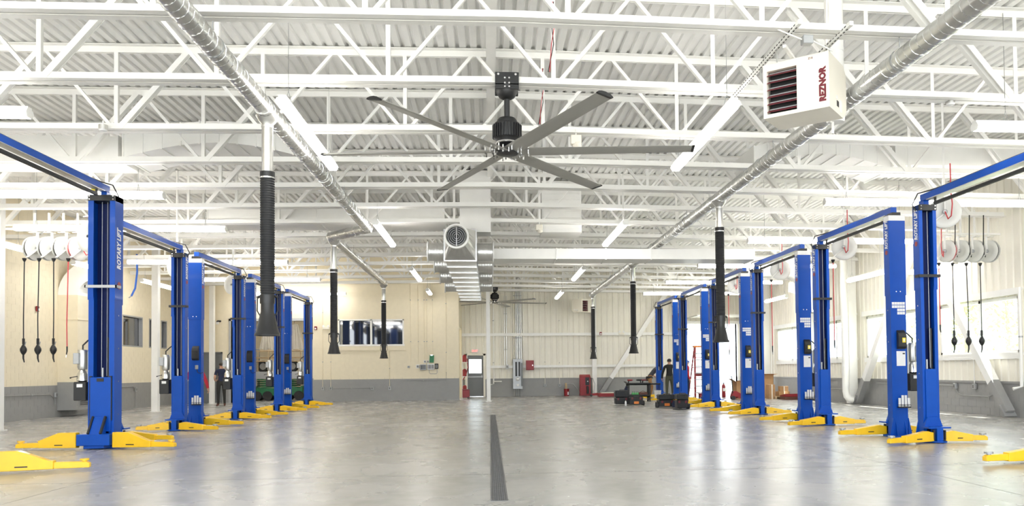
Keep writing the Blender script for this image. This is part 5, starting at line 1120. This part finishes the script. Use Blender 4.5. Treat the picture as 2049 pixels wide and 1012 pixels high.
# ================================================================== TREES OUTSIDE THE RIGHT WINDOWS
for k, (x, y, hgt, r) in enumerate(((21, 21, 6.5, 2.6), (23, 27, 7.5, 3.0), (21, 33.5, 6.5, 2.6), (26, 38, 8, 3.2), (27, 46, 8, 3.4), (20, 15.5, 6, 2.4))):
    t = thing('tree', '%s pale spring tree outside the right windows' % ['first', 'second', 'third', 'fourth', 'fifth', 'nearest'][k], 'tree', (x, y, -.25), 0, 'trees outside the right windows')
    b = MB(); b.tube([(0, 0, 0), (.05, .05, hgt*.35), (0, .1, hgt*.7)], [.16, .12, .05], 8)
    for q in range(6): a = q*1.05; b.tube([(0, .05, hgt*(.3+.06*q)), (math.cos(a)*r*.6, math.sin(a)*r*.6, hgt*(.45+.07*q))], [.06, .02], 5)
    b.obj('trunk', BARK, t, True)
    lf = MB(); rnd = random.Random(k)
    for q in range(1800):
        v = Vector((rnd.gauss(0, 1), rnd.gauss(0, 1), rnd.gauss(0, 1))).normalized()*rnd.random()**.4; c = Vector((v.x*r, v.y*r, hgt*.58+v.z*hgt*.42)); a = Vector((rnd.uniform(-1, 1), rnd.uniform(-1, 1), rnd.uniform(-1, 1))).normalized(); d_ = a.cross(Vector((rnd.uniform(-1, 1), .3, rnd.uniform(-1, 1)))).normalized(); s_ = rnd.uniform(.07, .14)
        lf.add([c-a*s_, c+d_*s_*.5, c+a*s_, c-d_*s_*.5], [(0, 1, 2, 3)])
    me = bpy.data.meshes.new('foliage'); me.from_pydata(lf.v, [], lf.f); me.materials.append(LEAF); stuff(link('foliage', me, t))
# ================================================================== PEOPLE
def person(label, p, rz, mats, J, h=1.78, sleeve='short', hair=True, cap=None):
    """mats = shirt, trousers, shoes; J overrides joints (local, facing -Y)"""
    k = h/1.78
    j = dict(pelvis=(0, 0, .97), waist=(0, -.01, 1.1), chest=(0, -.01, 1.3), upper=(0, .0, 1.42), neck=(0, .0, 1.52), skull=(0, -.02, 1.62), crown=(0, -.02, 1.72))
    for s, n in ((-1, 'r'), (1, 'l')):
        j.update({'sh'+n: (s*.18, .0, 1.42), 'el'+n: (s*.25, .03, 1.14), 'wr'+n: (s*.26, -.05, .9), 'pa'+n: (s*.26, -.07, .82), 'hp'+n: (s*.095, 0, .92), 'kn'+n: (s*.11, -.01, .5), 'an'+n: (s*.12, .03, .09), 'to'+n: (s*.14, -.13, .045)})
    j.update(J)
    R_ = dict(pelvis=(.15, .105), waist=(.135, .1), chest=(.16, .11), upper=(.12, .085), neck=(.055, .055), skull=(.078, .09), crown=(.06, .07))
    for n in 'rl': R_.update({'sh'+n: (.062, .062), 'el'+n: (.046, .046), 'wr'+n: (.03, .03), 'pa'+n: (.038, .026), 'hp'+n: (.095, .095), 'kn'+n: (.062, .062), 'an'+n: (.045, .045), 'to'+n: (.042, .035)})
    if sleeve == 'long':
        for n in 'rl': R_['el'+n] = (.055, .055); R_['wr'+n] = (.04, .04)
    E = [('pelvis', 'waist'), ('waist', 'chest'), ('chest', 'upper'), ('upper', 'neck'), ('neck', 'skull'), ('skull', 'crown')]
    for n in 'rl': E += [('upper', 'sh'+n), ('sh'+n, 'el'+n), ('el'+n, 'wr'+n), ('wr'+n, 'pa'+n), ('pelvis', 'hp'+n), ('hp'+n, 'kn'+n), ('kn'+n, 'an'+n), ('an'+n, 'to'+n)]
    names = list(j); vs = [Vector(j[n])*k for n in names]; rad = [(R_[n][0]*k, R_[n][1]*k) for n in names]; idx = {n: i for i, n in enumerate(names)}; es = [(idx[a], idx[b]) for a, b in E]; roots = [0]
    for n, s in (('r', -1), ('l', 1)):        # five fingers per hand, each its own chain rooted in the palm
        pa, wr = Vector(j['pa'+n])*k, Vector(j['wr'+n])*k; d = (pa-wr).normalized(); sd_ = d.cross(Vector((s, .2, 0))).normalized()
        for q in range(5):
            o = (q-1.5)*.017*k if q < 4 else -.035*k; L = (.07, .08, .076, .06, .05)[q]*k; dd = (d+Vector((-s*.25, 0, 0))+(sd_*-.7 if q == 4 else Vector())).normalized()
            a = len(vs); vs += [pa+sd_*o*.8, pa+sd_*o+dd*L*.55, pa+sd_*o+dd*L+Vector((-s*.02, 0, 0))]; rad += [(.010*k, .010*k), (.0095*k, .0095*k), (.008*k, .008*k)]; es += [(a, a+1), (a+1, a+2)]; roots.append(a)
    me = bpy.data.meshes.new('body'); me.from_pydata(vs, es, []); o = bpy.data.objects.new('body', me); COL.objects.link(o)
    sk = o.modifiers.new('skin', 'SKIN'); sk.use_smooth_shade = True; ss = o.modifiers.new('sub', 'SUBSURF'); ss.levels = 2; ss.render_levels = 2
    for i, sv in enumerate(me.skin_vertices[0].data): sv.radius = rad[i]; sv.use_root = i in roots
    dg = bpy.context.evaluated_depsgraph_get(); bm_ = bpy.data.meshes.new_from_object(o.evaluated_get(dg)); bpy.data.objects.remove(o)
    # small features joined into the same body mesh
    bb = bmesh.new(); bb.from_mesh(bm_); hd = Vector(j['skull'])*k; fy = Vector((0, -1, 0))
    for c, r3 in ((hd+Vector((0, -.095, .0)), (.016, .022, .03)), (hd+Vector((-.035, -.082, .03)), (.014, .01, .01)), (hd+Vector((.035, -.082, .03)), (.014, .01, .01)), (hd+Vector((-.082, .0, .0)), (.014, .025, .035)), (hd+Vector((.082, .0, .0)), (.014, .025, .035)), (hd+Vector((0, -.085, -.045)), (.026, .01, .008))):
        r_ = bmesh.ops.create_icosphere(bb, subdivisions=1, radius=1)
        for v in r_['verts']: v.co = Vector((v.co.x*r3[0], v.co.y*r3[1], v.co.z*r3[2]))*k+c
    bb.to_mesh(bm_); bb.free()
    bm_.materials.clear()
    for m in (SKIN, *mats): bm_.materials.append(m)
    segs = [(Vector(j[a])*k, Vector(j[b])*k, a, b) for a, b in E]
    def which(c):
        best = None
        for a, b, na, nb in segs:
            d = b-a; u = max(0, min(1, (c-a).dot(d)/d.length_squared)); q = ((a+d*u)-c).length
            if best is None or q < best[0]: best = (q, na, nb, u)
        _, na, nb, u = best
        if nb[:2] == 'to': return 3
        if nb[:2] == 'an': return 3 if u > .93 else 2
        if nb[:2] in ('hp', 'kn'): return 2
        if (na, nb) == ('pelvis', 'waist'): return 2 if u < .25 else 1
        if nb[:2] == 'pa': return 0
        if nb[:2] == 'wr': return 1 if sleeve == 'long' and u < .95 else 0
        if nb[:2] == 'el': return 1 if sleeve == 'long' or u < .6 else 0
        if na in ('neck', 'skull'): return 0
        if na == 'upper' and nb == 'neck': return 0 if u > .75 else 1
        return 1
    for pl in bm_.polygons: pl.material_index = which(pl.center); pl.use_smooth = True
    t = thing('person', label, 'person', p, rz); link('body', bm_, t)
    c = hd; n = 14; hb = MB(); prof = [(0, .115), (.05, .108), (.085, .075), (.1, .03), (.098, -.02)]
    vsx = []; 
    for r, z in prof: vsx += [Vector((r*.93*math.cos(2*PI*q/n), r*1.1*math.sin(2*PI*q/n)+.015, z+(.02*(1-math.sin(2*PI*q/n)) if z < .05 else 0)-(0.0)))*k+c for q in range(n)]
    hb.add(vsx, [(i*n+q, i*n+(q+1) % n, (i+1)*n+(q+1) % n, (i+1)*n+q) for i in range(4) for q in range(n)]); hb.obj('hair' if cap is None else 'cap', HAIR if cap is None else cap, t, True)
    if cap is not None: MB().lathe([(0, 0), (.075*k, 0), (.07*k, .012), (0, .014)], 12, c+Vector((0, -.1*k, .045*k))).obj('cap_brim', cap, t, True)
    return t
person('man seen from behind in black long-sleeved top and olive trousers', (7.6, 33.35, 0), PI-.1, (BLKC, OLIVE, BROWN), dict(elr=(-.29, .03, 1.13), ell=(.29, .03, 1.13), wrr=(-.33, -.03, .9), par=(-.34, -.05, .82), wrl=(.3, -.1, .92), pal=(.3, -.13, .85), anr=(-.13, .03, .09), knr=(-.12, 0, .5)), 1.82, 'long')
t = person('man in grey tee and tan trousers bending behind the farthest right lift', (7.42, 36.75, 0), PI/2+.2, (GREYC, TAN, BROWN), dict(pelvis=(0, .02, .93), waist=(0, -.08, 1.06), chest=(0, -.24, 1.22), upper=(0, -.33, 1.31), neck=(0, -.40, 1.39), skull=(0, -.47, 1.47), crown=(0, -.49, 1.56), shr=(-.18, -.32, 1.3), shl=(.18, -.32, 1.3), elr=(-.24, -.3, 1.02), ell=(.24, -.3, 1.02), wrr=(-.2, -.5, .9), wrl=(.2, -.5, .9), par=(-.19, -.57, .88), pal=(.19, -.57, .88), knr=(-.12, .02, .5), knl=(.12, -.2, .52), anr=(-.12, .25, .09), tor=(-.13, .1, .045), anl=(.12, -.1, .09), tol=(.13, -.26, .045)), 1.8)
b = MB(); b.lathe([(.16, 0), (.165, .05), (.16, .1)], 14, (0, 0, .9), cap=False); b.box(.1, .2, -.06, .1, .78, .95); b.obj('tool_belt', BLACK, t)
person('person in a red top and blue cap, mostly hidden behind a right lift', (8.5, 33.9, 0), PI/2, (REDC, NAVY, BROWN), {}, 1.75, 'long', True, mat('cap_blue', (.02, .06, .3), .7, noise=.05))
person('man in navy tee and black trousers looking up, left rear', (-10.75, 33.2, 0), PI+.5, (NAVY, BLKC, BROWN), dict(skull=(0, .005, 1.62), crown=(0, .03, 1.72), elr=(-.24, .02, 1.13), wrr=(-.2, -.18, 1.02), par=(-.17, -.25, 1.02), ell=(.25, .02, 1.13), wrl=(.2, -.2, 1.02), pal=(.16, -.26, 1.03)), 1.82)
person('person in a red top hidden behind the third left lift post', (-8.66, 24.5, 0), PI+.1, (REDC, GREYC, BROWN), dict(elr=(-.3, .03, 1.14), ell=(.3, .03, 1.14), wrr=(-.34, -.03, .92), par=(-.35, -.05, .84), wrl=(.34, -.03, .92), pal=(.35, -.05, .84)), 1.72, 'long')
# children that carry a light or a colour need no more; nothing below this line
